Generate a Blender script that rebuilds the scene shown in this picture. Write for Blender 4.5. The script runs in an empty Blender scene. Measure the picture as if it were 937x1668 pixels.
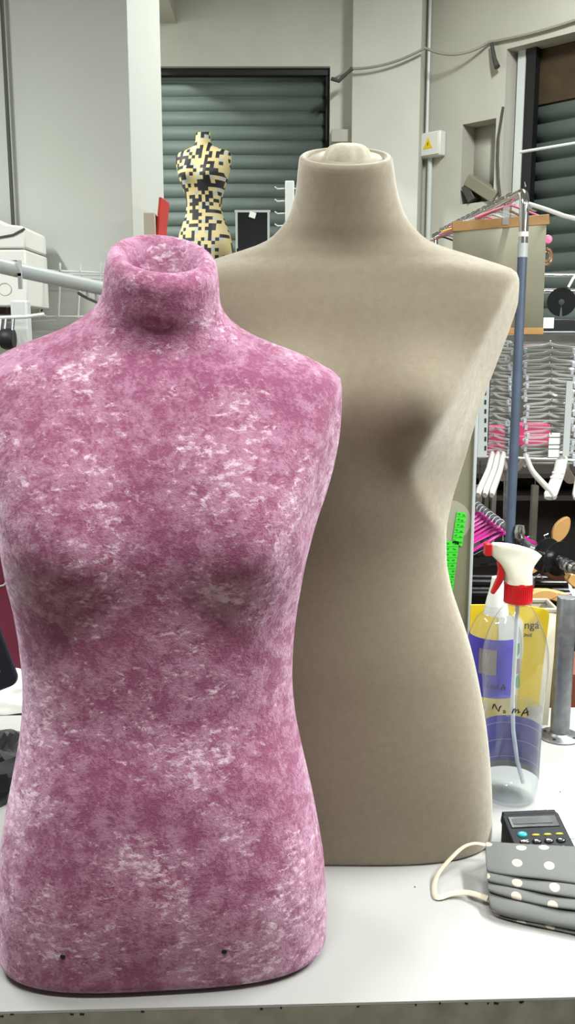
import bpy, math, random
from mathutils import Vector, Matrix, Euler, noise
R = math.radians
PI = math.pi
C = bpy.context.scene.collection
random.seed(7)

# ------------------------------------------------------------------ camera
F = 1500.0; W = 937.0; HH = 1668.0
PITCH = R(10.35)
TZ = 0.90                                   # counter height
CAM = Vector((0, 0, TZ + 0.65))
FWD = Vector((0, math.cos(PITCH), -math.sin(PITCH)))
UP = Vector((0, math.sin(PITCH), math.cos(PITCH)))
def ray(px, py):
    return FWD + Vector((1, 0, 0)) * ((px - W/2)/F) + UP * ((HH/2 - py)/F)
def at(px, py, Y):                          # point of the room seen at a pixel, at distance Y down the shop
    r = ray(px, py); return CAM + r*(Y/r.y)
def atz(px, py, z):                         # point on the level z
    r = ray(px, py); return CAM + r*((z - CAM.z)/r.z)
def depth(py, Y):                           # metres per pixel there
    r = ray(W/2, py); return (Y/r.y)/F
cam = bpy.data.cameras.new('camera'); co = bpy.data.objects.new('camera', cam); C.objects.link(co)
co.location = CAM; co.rotation_euler = (PI/2 - PITCH, 0, 0)
cam.sensor_fit = 'VERTICAL'; cam.sensor_height = 36; cam.lens = 36*F/HH
cam.clip_start = 0.02; cam.clip_end = 60
bpy.context.scene.camera = co

# ------------------------------------------------------------------ materials
def mat(name, col, rough=0.5, metal=0.0, spec=0.5, noise_amt=0.0, noise_scale=20, bump=0.0, bump_scale=200,
        trans=0.0, ior=1.45, sheen=0.0, sheen_tint=(1,1,1), sheen_rough=0.4, alpha=1.0, coat=0.0, emit=None, es=0):
    m = bpy.data.materials.new(name); m.use_nodes = True
    nt = m.node_tree; b = nt.nodes['Principled BSDF']
    b.inputs['Base Color'].default_value = (*col, 1)
    b.inputs['Roughness'].default_value = rough
    b.inputs['Metallic'].default_value = metal
    b.inputs['Specular IOR Level'].default_value = spec
    b.inputs['Transmission Weight'].default_value = trans
    b.inputs['IOR'].default_value = ior
    b.inputs['Alpha'].default_value = alpha
    b.inputs['Coat Weight'].default_value = coat
    b.inputs['Sheen Weight'].default_value = sheen
    b.inputs['Sheen Tint'].default_value = (*sheen_tint, 1)
    b.inputs['Sheen Roughness'].default_value = sheen_rough
    if emit:
        b.inputs['Emission Color'].default_value = (*emit, 1); b.inputs['Emission Strength'].default_value = es
    tc = nt.nodes.new('ShaderNodeTexCoord')
    if noise_amt > 0:
        n = nt.nodes.new('ShaderNodeTexNoise'); n.inputs['Scale'].default_value = noise_scale
        n.inputs['Detail'].default_value = 4
        nt.links.new(tc.outputs['Object'], n.inputs['Vector'])
        r = nt.nodes.new('ShaderNodeValToRGB')
        r.color_ramp.elements[0].position = 0.3; r.color_ramp.elements[1].position = 0.7
        r.color_ramp.elements[0].color = (*[c*(1-noise_amt) for c in col], 1)
        r.color_ramp.elements[1].color = (*[min(1, c*(1+noise_amt*0.6)) for c in col], 1)
        nt.links.new(n.outputs['Fac'], r.inputs['Fac']); nt.links.new(r.outputs['Color'], b.inputs['Base Color'])
    if bump > 0:
        n = nt.nodes.new('ShaderNodeTexNoise'); n.inputs['Scale'].default_value = bump_scale
        n.inputs['Detail'].default_value = 3
        nt.links.new(tc.outputs['Object'], n.inputs['Vector'])
        bp = nt.nodes.new('ShaderNodeBump'); bp.inputs['Strength'].default_value = bump
        bp.inputs['Distance'].default_value = 0.002
        nt.links.new(n.outputs['Fac'], bp.inputs['Height']); nt.links.new(bp.outputs['Normal'], b.inputs['Normal'])
    return m
def srgb(r, g, b):
    f = lambda v: (v/255/12.92) if v/255 <= 0.04045 else ((v/255+0.055)/1.055)**2.4
    return (f(r), f(g), f(b))

def velvet(name, dark, light, tint, scale, lo, hi, bump, sheen, streak=False, dist=0.004, srough=.45):
    m = bpy.data.materials.new(name); m.use_nodes = True; nt = m.node_tree; N = nt.nodes; L = nt.links
    b = N['Principled BSDF']; b.inputs['Roughness'].default_value = 0.75
    b.inputs['Specular IOR Level'].default_value = 0.15
    tc = N.new('ShaderNodeTexCoord')
    mp = N.new('ShaderNodeMapping'); L.new(tc.outputs['Object'], mp.inputs['Vector'])
    n0 = N.new('ShaderNodeTexNoise'); n0.inputs['Scale'].default_value = scale*0.5; n0.inputs['Detail'].default_value = 2
    L.new(mp.outputs['Vector'], n0.inputs['Vector'])
    mx = N.new('ShaderNodeMix'); mx.data_type = 'VECTOR'; mx.inputs['Factor'].default_value = 0.012 if streak else 0.01
    L.new(mp.outputs['Vector'], mx.inputs[4]); L.new(n0.outputs['Color'], mx.inputs[5])
    n1 = N.new('ShaderNodeTexNoise'); n1.inputs['Scale'].default_value = scale; n1.inputs['Detail'].default_value = 8
    n1.inputs['Roughness'].default_value = 0.6; n1.inputs['Distortion'].default_value = 0.15
    L.new(mx.outputs[1], n1.inputs['Vector'])
    n2 = N.new('ShaderNodeTexNoise'); n2.inputs['Scale'].default_value = scale*4.5; n2.inputs['Detail'].default_value = 5
    n2.inputs['Roughness'].default_value = 0.7; n2.inputs['Distortion'].default_value = 0.2
    L.new(mx.outputs[1], n2.inputs['Vector'])
    ad = N.new('ShaderNodeMath'); ad.operation = 'MULTIPLY_ADD'; ad.inputs[1].default_value = 0.75
    L.new(n2.outputs['Fac'], ad.inputs[0]); L.new(n1.outputs['Fac'], ad.inputs[2])
    rp = N.new('ShaderNodeMapRange'); rp.inputs['From Min'].default_value = lo; rp.inputs['From Max'].default_value = hi
    L.new(ad.outputs[0], rp.inputs['Value'])
    if streak:                              # big crushed areas, then crisp pale flecks of flattened pile
        nl = N.new('ShaderNodeTexNoise'); nl.inputs['Scale'].default_value = 13; nl.inputs['Detail'].default_value = 3
        L.new(mp.outputs['Vector'], nl.inputs['Vector'])
        al = N.new('ShaderNodeMath'); al.operation = 'MULTIPLY_ADD'; al.inputs[1].default_value = 0.55; al.inputs[2].default_value = -0.275
        L.new(nl.outputs['Fac'], al.inputs[0])
        aa = N.new('ShaderNodeMath'); aa.operation = 'ADD'; L.new(ad.outputs[0], aa.inputs[0]); L.new(al.outputs[0], aa.inputs[1])
        L.new(aa.outputs[0], rp.inputs['Value'])
    cm = N.new('ShaderNodeMix'); cm.data_type = 'RGBA'
    L.new(rp.outputs['Result'], cm.inputs['Factor'])
    cm.inputs[6].default_value = (*dark, 1); cm.inputs[7].default_value = (*light, 1)
    if streak:
        m2_ = N.new('ShaderNodeMapping'); m2_.inputs['Rotation'].default_value = (.3, .5, .2); m2_.inputs['Scale'].default_value = (1, 1, 1.7)
        L.new(tc.outputs['Object'], m2_.inputs['Vector'])
        nf = N.new('ShaderNodeTexNoise'); nf.inputs['Scale'].default_value = 95; nf.inputs['Detail'].default_value = 7; nf.inputs['Roughness'].default_value = .72; nf.inputs['Distortion'].default_value = .3
        L.new(m2_.outputs['Vector'], nf.inputs['Vector'])
        ff = N.new('ShaderNodeMath'); ff.operation = 'ADD'; L.new(nf.outputs['Fac'], ff.inputs[0]); L.new(al.outputs[0], ff.inputs[1])
        fr2 = N.new('ShaderNodeMapRange'); fr2.inputs['From Min'].default_value = .56; fr2.inputs['From Max'].default_value = .70
        L.new(ff.outputs[0], fr2.inputs['Value'])
        c2 = N.new('ShaderNodeMix'); c2.data_type = 'RGBA'; L.new(fr2.outputs['Result'], c2.inputs['Factor'])
        L.new(cm.outputs[2], c2.inputs[6]); c2.inputs[7].default_value = (*srgb(226, 196, 214), 1)
        L.new(c2.outputs[2], b.inputs['Base Color'])
    else:
        L.new(cm.outputs[2], b.inputs['Base Color'])
    sw = N.new('ShaderNodeMapRange'); sw.inputs['To Min'].default_value = sheen*0.35; sw.inputs['To Max'].default_value = sheen
    L.new(rp.outputs['Result'], sw.inputs['Value']); L.new(sw.outputs['Result'], b.inputs['Sheen Weight'])
    b.inputs['Sheen Tint'].default_value = (*tint, 1); b.inputs['Sheen Roughness'].default_value = srough
    n3 = N.new('ShaderNodeTexNoise'); n3.inputs['Scale'].default_value = 900; n3.inputs['Detail'].default_value = 2
    L.new(tc.outputs['Object'], n3.inputs['Vector'])
    a2 = N.new('ShaderNodeMath'); a2.operation = 'MULTIPLY_ADD'; a2.inputs[1].default_value = 0.25
    L.new(n3.outputs['Fac'], a2.inputs[0]); L.new(ad.outputs[0], a2.inputs[2])
    bp = N.new('ShaderNodeBump'); bp.inputs['Strength'].default_value = bump; bp.inputs['Distance'].default_value = dist
    L.new(a2.outputs[0], bp.inputs['Height']); L.new(bp.outputs['Normal'], b.inputs['Normal'])
    return m

def glass(name, col, rough=0.02, ior=1.45, clear=0.55):
    # thin clear plastic: part lets straight through, part glints
    m = bpy.data.materials.new(name); m.use_nodes = True; nt = m.node_tree; N = nt.nodes; L = nt.links
    b = N['Principled BSDF']; b.inputs['Base Color'].default_value = (*col, 1)
    b.inputs['Roughness'].default_value = rough; b.inputs['Specular IOR Level'].default_value = 0.9
    tr = N.new('ShaderNodeBsdfTransparent'); tr.inputs['Color'].default_value = (0.97, 0.98, 0.98, 1)
    mix = N.new('ShaderNodeMixShader')
    fr = N.new('ShaderNodeLayerWeight'); fr.inputs['Blend'].default_value = 0.35
    mr = N.new('ShaderNodeMapRange'); mr.inputs['To Min'].default_value = clear; mr.inputs['To Max'].default_value = 0.0
    L.new(fr.outputs['Facing'], mr.inputs['Value']); L.new(mr.outputs['Result'], mix.inputs['Fac'])
    L.new(b.outputs['BSDF'], mix.inputs[1]); L.new(tr.outputs['BSDF'], mix.inputs[2])
    L.new(mix.outputs['Shader'], N['Material Output'].inputs['Surface'])
    return m

M = {}
M['wall'] = mat('white_plaster', srgb(205, 205, 198), 0.9, noise_amt=0.06, noise_scale=3, bump=0.3, bump_scale=40)
M['wall_dirty'] = mat('old_plaster', srgb(190, 188, 178), 0.9, noise_amt=0.08, noise_scale=2, bump=0.3, bump_scale=40)
M['column'] = mat('green_white_plaster', srgb(198, 202, 196), 0.85, noise_amt=0.04, noise_scale=2, bump=0.2, bump_scale=40)
M['ceiling'] = mat('ceiling_paint', srgb(200, 200, 192), 0.9)
M['floor'] = mat('brown_tile_floor', srgb(120, 105, 90), 0.5, noise_amt=0.2, noise_scale=3)
M['shutter'] = mat('grey_green_shutter_metal', srgb(104, 117, 112), 0.6, 0.1, noise_amt=0.12, noise_scale=2.5)
M['shutter_box'] = mat('brown_wood_header', srgb(62, 48, 28), 0.7, noise_amt=0.25, noise_scale=8)
M['black'] = mat('black_paint', srgb(22, 23, 26), 0.5)
M['blackgloss'] = mat('black_plastic', srgb(16, 17, 22), 0.28)
M['worktop'] = mat('white_laminate', srgb(160, 160, 158), 0.4, noise_amt=0.03, noise_scale=6)
M['edge'] = mat('grey_worktop_edge', srgb(135, 132, 122), 0.55, noise_amt=0.25, noise_scale=35)
M['whiteplastic'] = mat('white_plastic', srgb(225, 226, 220), 0.35)
M['hangerwhite'] = mat('hanger_white_plastic', srgb(205, 206, 200), 0.4)
M['whitemetal'] = mat('white_enamel', srgb(205, 210, 208), 0.35)
M['greymetal'] = mat('grey_enamel', srgb(172, 178, 178), 0.35)
M['chrome'] = mat('chrome', (0.72, 0.73, 0.75), 0.14, 1.0)
M['steel'] = mat('galvanised_steel', (0.27, 0.28, 0.30), 0.42, 1.0, noise_amt=0.25, noise_scale=60)
M['blue'] = mat('blue_grey_film', srgb(74, 85, 104), 0.45, noise_amt=0.12, noise_scale=25)
M['red'] = mat('red_plastic', srgb(196, 26, 34), 0.32)
M['spraywhite'] = mat('ivory_plastic', srgb(226, 224, 208), 0.33)
M['wood'] = mat('pale_wood', srgb(160, 120, 68), 0.55, noise_amt=0.15, noise_scale=30)
M['darkwood'] = mat('dark_brown_wood', srgb(70, 42, 28), 0.45, noise_amt=0.2, noise_scale=20)
M['card'] = mat('grey_card', srgb(134, 131, 113), 0.85, noise_amt=0.05, noise_scale=12)
M['olive'] = mat('olive_reflection', srgb(122, 120, 98), 0.5, noise_amt=0.05, noise_scale=8)  # reflection in the glass pane, painted as an olive surface colour
M['discmat'] = mat('pale_olive_paper', srgb(150, 149, 130), 0.5)
M['green'] = mat('fluorescent_green_paper', srgb(60, 205, 48), 0.6, noise_amt=0.08, noise_scale=30)
M['ink'] = mat('black_ink', srgb(14, 14, 16), 0.5)
M['darkgreenink'] = mat('dark_green_ink', srgb(22, 110, 24), 0.6)
M['purple'] = mat('blue_purple_label', srgb(66, 56, 168), 0.4, noise_amt=0.05, noise_scale=40)
M['purplelight'] = mat('pale_blue_purple_line', srgb(150, 146, 195), 0.45)
M['labelgrey'] = mat('grey_label_band', srgb(130, 122, 118), 0.5)
M['yellow'] = mat('yellow_card', srgb(226, 194, 28), 0.5)
M['paper'] = mat('white_paper', srgb(222, 222, 215), 0.8)
M['leafgreen'] = mat('green_print', srgb(60, 150, 70), 0.6)
M['cream'] = mat('beige_plastic_bin', srgb(170, 164, 146), 0.6, noise_amt=0.05, noise_scale=10)
M['pinkp'] = mat('pink_plastic', srgb(236, 120, 165), 0.4)
M['hotpink'] = mat('pink_box_card', srgb(205, 62, 110), 0.5, noise_amt=0.1, noise_scale=20)
M['magenta'] = mat('magenta_plastic', srgb(190, 36, 140), 0.3)
M['gold'] = mat('copper_metal', (0.75, 0.48, 0.30), 0.22, 1.0)
M['shelfdark'] = mat('dark_shelving', srgb(44, 38, 35), 0.6, noise_amt=0.2, noise_scale=6)
M['shelfgrey_shaded'] = mat('shaded_grey_backboard', srgb(96, 94, 86), 0.7, noise_amt=0.15, noise_scale=12)  # grey darkened to paint in the shadows behind the hangers
M['maroon'] = mat('maroon_board', srgb(98, 20, 48), 0.5, noise_amt=0.1, noise_scale=10)
M['navy'] = mat('navy_plastic', srgb(30, 36, 50), 0.4)
M['screen'] = mat('screen_glass', srgb(190, 205, 225), 0.2, emit=srgb(200, 215, 235), es=0.5)
M['lcd'] = mat('display_glass', srgb(46, 54, 52), 0.45)
M['teal'] = mat('teal_key', srgb(24, 140, 150), 0.35)
M['yellowkey'] = mat('olive_yellow_key', srgb(165, 150, 40), 0.4)
M['charcoal'] = mat('charcoal_plastic', srgb(20, 23, 29), 0.6, spec=0.3)
M['loop'] = mat('cream_elastic', srgb(196, 187, 165), 0.8)
M['blackcloth'] = mat('black_cloth', srgb(40, 42, 44), 0.7, noise_amt=0.4, noise_scale=30, sheen=0.3)
M['tan'] = mat('tan_wood', srgb(190, 148, 92), 0.5, noise_amt=0.1, noise_scale=20)
M['brownbox'] = mat('red_brown_box', srgb(112, 62, 42), 0.6)
M['wire'] = mat('wire_grey', srgb(70, 70, 66), 0.5)
M['cable'] = mat('pale_cable', srgb(150, 148, 138), 0.6)
M['warn'] = mat('yellow_warning', srgb(235, 205, 30), 0.5)
M['redbook'] = mat('red_card', srgb(190, 52, 44), 0.6)
M['beigebook'] = mat('beige_card', srgb(178, 168, 150), 0.7)
M['clear'] = glass('clear_plastic', (0.55, 0.56, 0.55), 0.08, clear=0.62)
M['clear_blue'] = glass('clear_blueish_plastic', (0.58, 0.62, 0.70), 0.12, clear=0.35)
M['pet'] = glass('clear_bottle_plastic', (0.50, 0.53, 0.55), 0.03, clear=0.86)
def film(name, tint, gloss_rough=0.03, haze=0.04, hazecol=(.7,.72,.75)):
    m = bpy.data.materials.new(name); m.use_nodes = True; nt = m.node_tree; N = nt.nodes; L = nt.links
    N.remove(N['Principled BSDF'])
    tr = N.new('ShaderNodeBsdfTransparent'); tr.inputs['Color'].default_value = (*tint, 1)
    gl = N.new('ShaderNodeBsdfGlossy'); gl.inputs['Roughness'].default_value = gloss_rough
    df = N.new('ShaderNodeBsdfDiffuse'); df.inputs['Color'].default_value = (*hazecol, 1)
    lw = N.new('ShaderNodeLayerWeight'); lw.inputs['Blend'].default_value = 0.5
    pw_ = N.new('ShaderNodeMath'); pw_.operation = 'POWER'; pw_.inputs[1].default_value = 4.0; L.new(lw.outputs['Facing'], pw_.inputs[0])
    fr = N.new('ShaderNodeMath'); fr.operation = 'MULTIPLY_ADD'; fr.inputs[1].default_value = .55; fr.inputs[2].default_value = .035; L.new(pw_.outputs[0], fr.inputs[0])
    m1 = N.new('ShaderNodeMixShader'); m1.inputs['Fac'].default_value = haze
    L.new(tr.outputs[0], m1.inputs[1]); L.new(df.outputs[0], m1.inputs[2])
    m2 = N.new('ShaderNodeMixShader'); L.new(fr.outputs[0], m2.inputs['Fac']); L.new(m1.outputs[0], m2.inputs[1]); L.new(gl.outputs[0], m2.inputs[2])
    L.new(m2.outputs[0], N['Material Output'].inputs['Surface'])
    return m
M['tube'] = mat('milky_tube', srgb(205, 212, 222), 0.3, alpha=0.75)
M['water'] = film('water', (.93, .95, .97), .02, .015)
M['pet'] = film('clear_bottle_plastic', (.95, .96, .965), .04, .035)
M['pink_in'] = velvet('pink_velvet_inside', srgb(180, 82, 135), srgb(225, 150, 190), srgb(255, 200, 230), 60, 0.7, 1.05, 0.5, 0.5)
M['pinkvelvet'] = velvet('pink_crushed_velvet', srgb(144, 80, 111), srgb(174, 122, 149), srgb(245, 222, 245), 60, 0.76, 1.0, 0.6, 1.0, streak=True, dist=0.004)
M['beigevelvet'] = velvet('beige_velvet', srgb(116, 106, 90), srgb(132, 122, 104), srgb(255, 252, 242), 110, 0.35, 1.4, 0.08, 1.0, dist=0.0008)
M['beigecap'] = velvet('pale_velvet', srgb(158, 153, 136), srgb(176, 171, 154), srgb(255, 250, 235), 30, 0.6, 1.1, 0.2, 0.6)

# black and cream blocks
def pixel_mat():
    m = bpy.data.materials.new('block_print_fabric'); m.use_nodes = True; nt = m.node_tree; N = nt.nodes; L = nt.links
    b = N['Principled BSDF']; b.inputs['Roughness'].default_value = 0.6
    tc = N.new('ShaderNodeTexCoord')
    sn = N.new('ShaderNodeVectorMath'); sn.operation = 'SNAP'; sn.inputs[1].default_value = (0.0195, 5.0, 0.0195)
    L.new(tc.outputs['Object'], sn.inputs[0])
    wn = N.new('ShaderNodeTexWhiteNoise'); wn.noise_dimensions = '3D'; L.new(sn.outputs[0], wn.inputs['Vector'])
    rp = N.new('ShaderNodeValToRGB'); rp.color_ramp.interpolation = 'CONSTANT'
    e = rp.color_ramp.elements
    e[0].position = 0; e[0].color = (*srgb(30, 30, 36), 1)
    e[1].position = 0.42; e[1].color = (*srgb(205, 188, 138), 1)
    x = e.new(0.9); x.color = (*srgb(180, 180, 175), 1)
    L.new(wn.outputs['Value'], rp.inputs['Fac']); L.new(rp.outputs['Color'], b.inputs['Base Color'])
    return m
M['blocks'] = pixel_mat()

def dots_mat():
    m = bpy.data.materials.new('grey_dotted_cotton'); m.use_nodes = True; nt = m.node_tree; N = nt.nodes; L = nt.links
    b = N['Principled BSDF']; b.inputs['Roughness'].default_value = 0.85
    uv = N.new('ShaderNodeUVMap'); uv.uv_map = 'UVMap'
    sc = N.new('ShaderNodeVectorMath'); sc.operation = 'MULTIPLY'; sc.inputs[1].default_value = (1, 1, 0)
    L.new(uv.outputs['UV'], sc.inputs[0])
    vo = N.new('ShaderNodeTexVoronoi'); vo.voronoi_dimensions = '2D'; vo.feature = 'F1'; vo.inputs['Scale'].default_value = 1.0
    vo.inputs['Randomness'].default_value = 0.35
    L.new(sc.outputs[0], vo.inputs['Vector'])
    rp = N.new('ShaderNodeValToRGB'); e = rp.color_ramp.elements
    e[0].position = 0.155; e[0].color = (*srgb(172, 164, 148), 1)
    e[1].position = 0.17; e[1].color = (*srgb(96, 98, 97), 1)
    L.new(vo.outputs['Distance'], rp.inputs['Fac'])
    L.new(rp.outputs['Color'], b.inputs['Base Color'])
    n = N.new('ShaderNodeTexNoise'); n.inputs['Scale'].default_value = 900
    tc = N.new('ShaderNodeTexCoord'); L.new(tc.outputs['Object'], n.inputs['Vector'])
    bp = N.new('ShaderNodeBump'); bp.inputs['Strength'].default_value = 0.25; bp.inputs['Distance'].default_value = 0.001
    L.new(n.outputs['Fac'], bp.inputs['Height']); L.new(bp.outputs['Normal'], b.inputs['Normal'])
    return m
M['dots'] = dots_mat()

# ------------------------------------------------------------------ mesh helpers
class MB:
    def __init__(s): s.v = []; s.f = []; s.uv = None
    def add(s, vs, fs, mtx=None):
        k = len(s.v)
        for p in vs:
            p = Vector(p); s.v.append(mtx @ p if mtx else p)
        for f in fs: s.f.append([i+k for i in f])
        return s
    def box(s, c, d, rot=None, mtx=None):
        x, y, z = d[0]/2, d[1]/2, d[2]/2
        vs = [Vector((a*x, b*y, e*z)) for a in (-1, 1) for b in (-1, 1) for e in (-1, 1)]
        if rot is not None:
            rm = rot if isinstance(rot, Matrix) else Euler(rot).to_matrix()
            vs = [rm @ v for v in vs]
        vs = [v + Vector(c) for v in vs]
        return s.add(vs, [(0,1,3,2), (4,6,7,5), (0,4,5,1), (2,3,7,6), (0,2,6,4), (1,5,7,3)], mtx)
    def tube(s, pts, r, seg=10, closed=False, flat=1.0, mtx=None, up=None):
        pts = [Vector(p) for p in pts]; n = len(pts)
        rs = r if isinstance(r, (list, tuple)) else [r]*n
        tan = []
        for i in range(n):
            if closed: t = pts[(i+1) % n] - pts[i-1]
            else: t = pts[min(i+1, n-1)] - pts[max(i-1, 0)]
            tan.append(t.normalized() if t.length > 0 else Vector((0, 0, 1)))
        u = Vector(up) if up else (Vector((0, 0, 1)) if abs(tan[0].z) < 0.9 else Vector((1, 0, 0)))
        u = (u - tan[0]*u.dot(tan[0])).normalized()
        vs = []; fs = []
        for i in range(n):
            u = (u - tan[i]*u.dot(tan[i])).normalized(); w = tan[i].cross(u)
            for k in range(seg):
                a = 2*PI*k/seg
                vs.append(pts[i] + (u*math.cos(a)*flat + w*math.sin(a))*rs[i])
        m = n if closed else n-1
        for i in range(m):
            j = (i+1) % n
            for k in range(seg):
                k2 = (k+1) % seg
                fs.append((i*seg+k, i*seg+k2, j*seg+k2, j*seg+k))
        if not closed:
            fs.append(tuple(reversed(range(seg)))); fs.append(tuple(range((n-1)*seg, n*seg)))
        return s.add(vs, fs, mtx)
    def lathe(s, prof, seg=32, mtx=None, a0=0, a1=2*PI):
        full = abs(a1-a0-2*PI) < 1e-6
        ns = seg if full else seg+1
        vs = []; fs = []
        for (r, z) in prof:
            for k in range(ns):
                a = a0 + (a1-a0)*k/seg
                vs.append((r*math.cos(a), r*math.sin(a), z))
        for i in range(len(prof)-1):
            for k in range(seg):
                k2 = (k+1) % ns if full else k+1
                fs.append((i*ns+k, i*ns+k2, (i+1)*ns+k2, (i+1)*ns+k))
        if full and prof[0][0] > 1e-5: fs.append(tuple(reversed(range(ns))))
        if full and prof[-1][0] > 1e-5: fs.append(tuple(range((len(prof)-1)*ns, len(prof)*ns)))
        return s.add(vs, fs, mtx)
    def prism(s, poly, d, mtx=None):        # polygon in xz, thickness d along y (centred)
        n = len(poly)
        vs = [(x, -d/2, z) for x, z in poly] + [(x, d/2, z) for x, z in poly]
        fs = [tuple(range(n)), tuple(reversed(range(n, 2*n)))]
        for i in range(n):
            j = (i+1) % n; fs.append((i, i+n, j+n, j))
        return s.add(vs, fs, mtx)
    def build(s, name, m, parent=None, bevel=0, subsurf=0, angle=35, loc=None, rot=None, solid=0):
        me = bpy.data.meshes.new(name)
        me.from_pydata([tuple(v) for v in s.v], [], s.f); me.update()
        me.validate()
        import bmesh
        bm = bmesh.new(); bm.from_mesh(me)
        bmesh.ops.remove_doubles(bm, verts=bm.verts, dist=1e-6)
        bmesh.ops.recalc_face_normals(bm, faces=bm.faces); bm.to_mesh(me); bm.free()
        for p in me.polygons: p.use_smooth = True
        me.set_sharp_from_angle(angle=R(angle))
        for mm in (m if isinstance(m, (list, tuple)) else [m]):
            me.materials.append(M[mm] if isinstance(mm, str) else mm)
        o = bpy.data.objects.new(name, me); C.objects.link(o)
        if parent is not None: o.parent = parent
        if loc: o.location = loc
        if rot: o.rotation_euler = rot
        if solid:
            q = o.modifiers.new('solid', 'SOLIDIFY'); q.thickness = solid; q.offset = 0
        if bevel:
            q = o.modifiers.new('bevel', 'BEVEL'); q.width = bevel; q.segments = 2; q.limit_method = 'ANGLE'; q.angle_limit = R(40)
        if subsurf:
            q = o.modifiers.new('sub', 'SUBSURF'); q.levels = subsurf; q.render_levels = subsurf
        return o
def tag(o, label, cat, group=None):
    o['label'] = label; o['category'] = cat
    if group: o['group'] = group
    return o
def thing(name, label, cat, loc=(0, 0, 0), rz=0, group=None, rot=None):
    o = bpy.data.objects.new(name, None); C.objects.link(o); o.empty_display_size = 0.05
    o.location = loc; o.rotation_euler = rot if rot else (0, 0, rz)
    return tag(o, label, cat, group)
def struct(o): o['kind'] = 'structure'; return o
def copy_tree(o, parent=None):
    c = o.copy(); C.objects.link(c)
    if parent is not None: c.parent = parent
    for ch in list(o.children): copy_tree(ch, c)
    return c
def text_mesh(name, txt, size, m, parent, mtx, ext=0.0003):
    cu = bpy.data.curves.new(name, 'FONT'); cu.body = txt; cu.size = size; cu.extrude = ext
    cu.align_x = 'CENTER'; cu.align_y = 'CENTER'
    t = bpy.data.objects.new(name+'_tmp', cu); C.objects.link(t)
    bpy.context.view_layer.update()
    me = bpy.data.meshes.new_from_object(t.evaluated_get(bpy.context.evaluated_depsgraph_get()))
    bpy.data.objects.remove(t); bpy.data.curves.remove(cu)
    me.materials.clear(); me.materials.append(M[m]); me.transform(mtx); me.name = name
    o = bpy.data.objects.new(name, me); C.objects.link(o); o.parent = parent
    return o
def interp(tab, x):                         # smooth (monotone cubic) table
    n = len(tab)
    if x <= tab[0][0]: return tab[0][1]
    if x >= tab[-1][0]: return tab[-1][1]
    for i in range(n-1):
        if tab[i][0] <= x <= tab[i+1][0]: break
    x0, y0 = tab[i][0], tab[i][1]; x1, y1 = tab[i+1][0], tab[i+1][1]; h = x1-x0
    d = (y1-y0)/h
    def slope(k):
        if k == 0 or k == n-1: return None
        a = (tab[k][1]-tab[k-1][1])/(tab[k][0]-tab[k-1][0]); b = (tab[k+1][1]-tab[k][1])/(tab[k+1][0]-tab[k][0])
        return 0 if a*b <= 0 else 2*a*b/(a+b)
    m0, m1 = slope(i), slope(i+1)
    m0 = d if m0 is None else m0; m1 = d if m1 is None else m1
    t = (x-x0)/h
    return (2*t**3-3*t*t+1)*y0 + (t**3-2*t*t+t)*h*m0 + (-2*t**3+3*t*t)*y1 + (t**3-t*t)*h*m1

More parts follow.
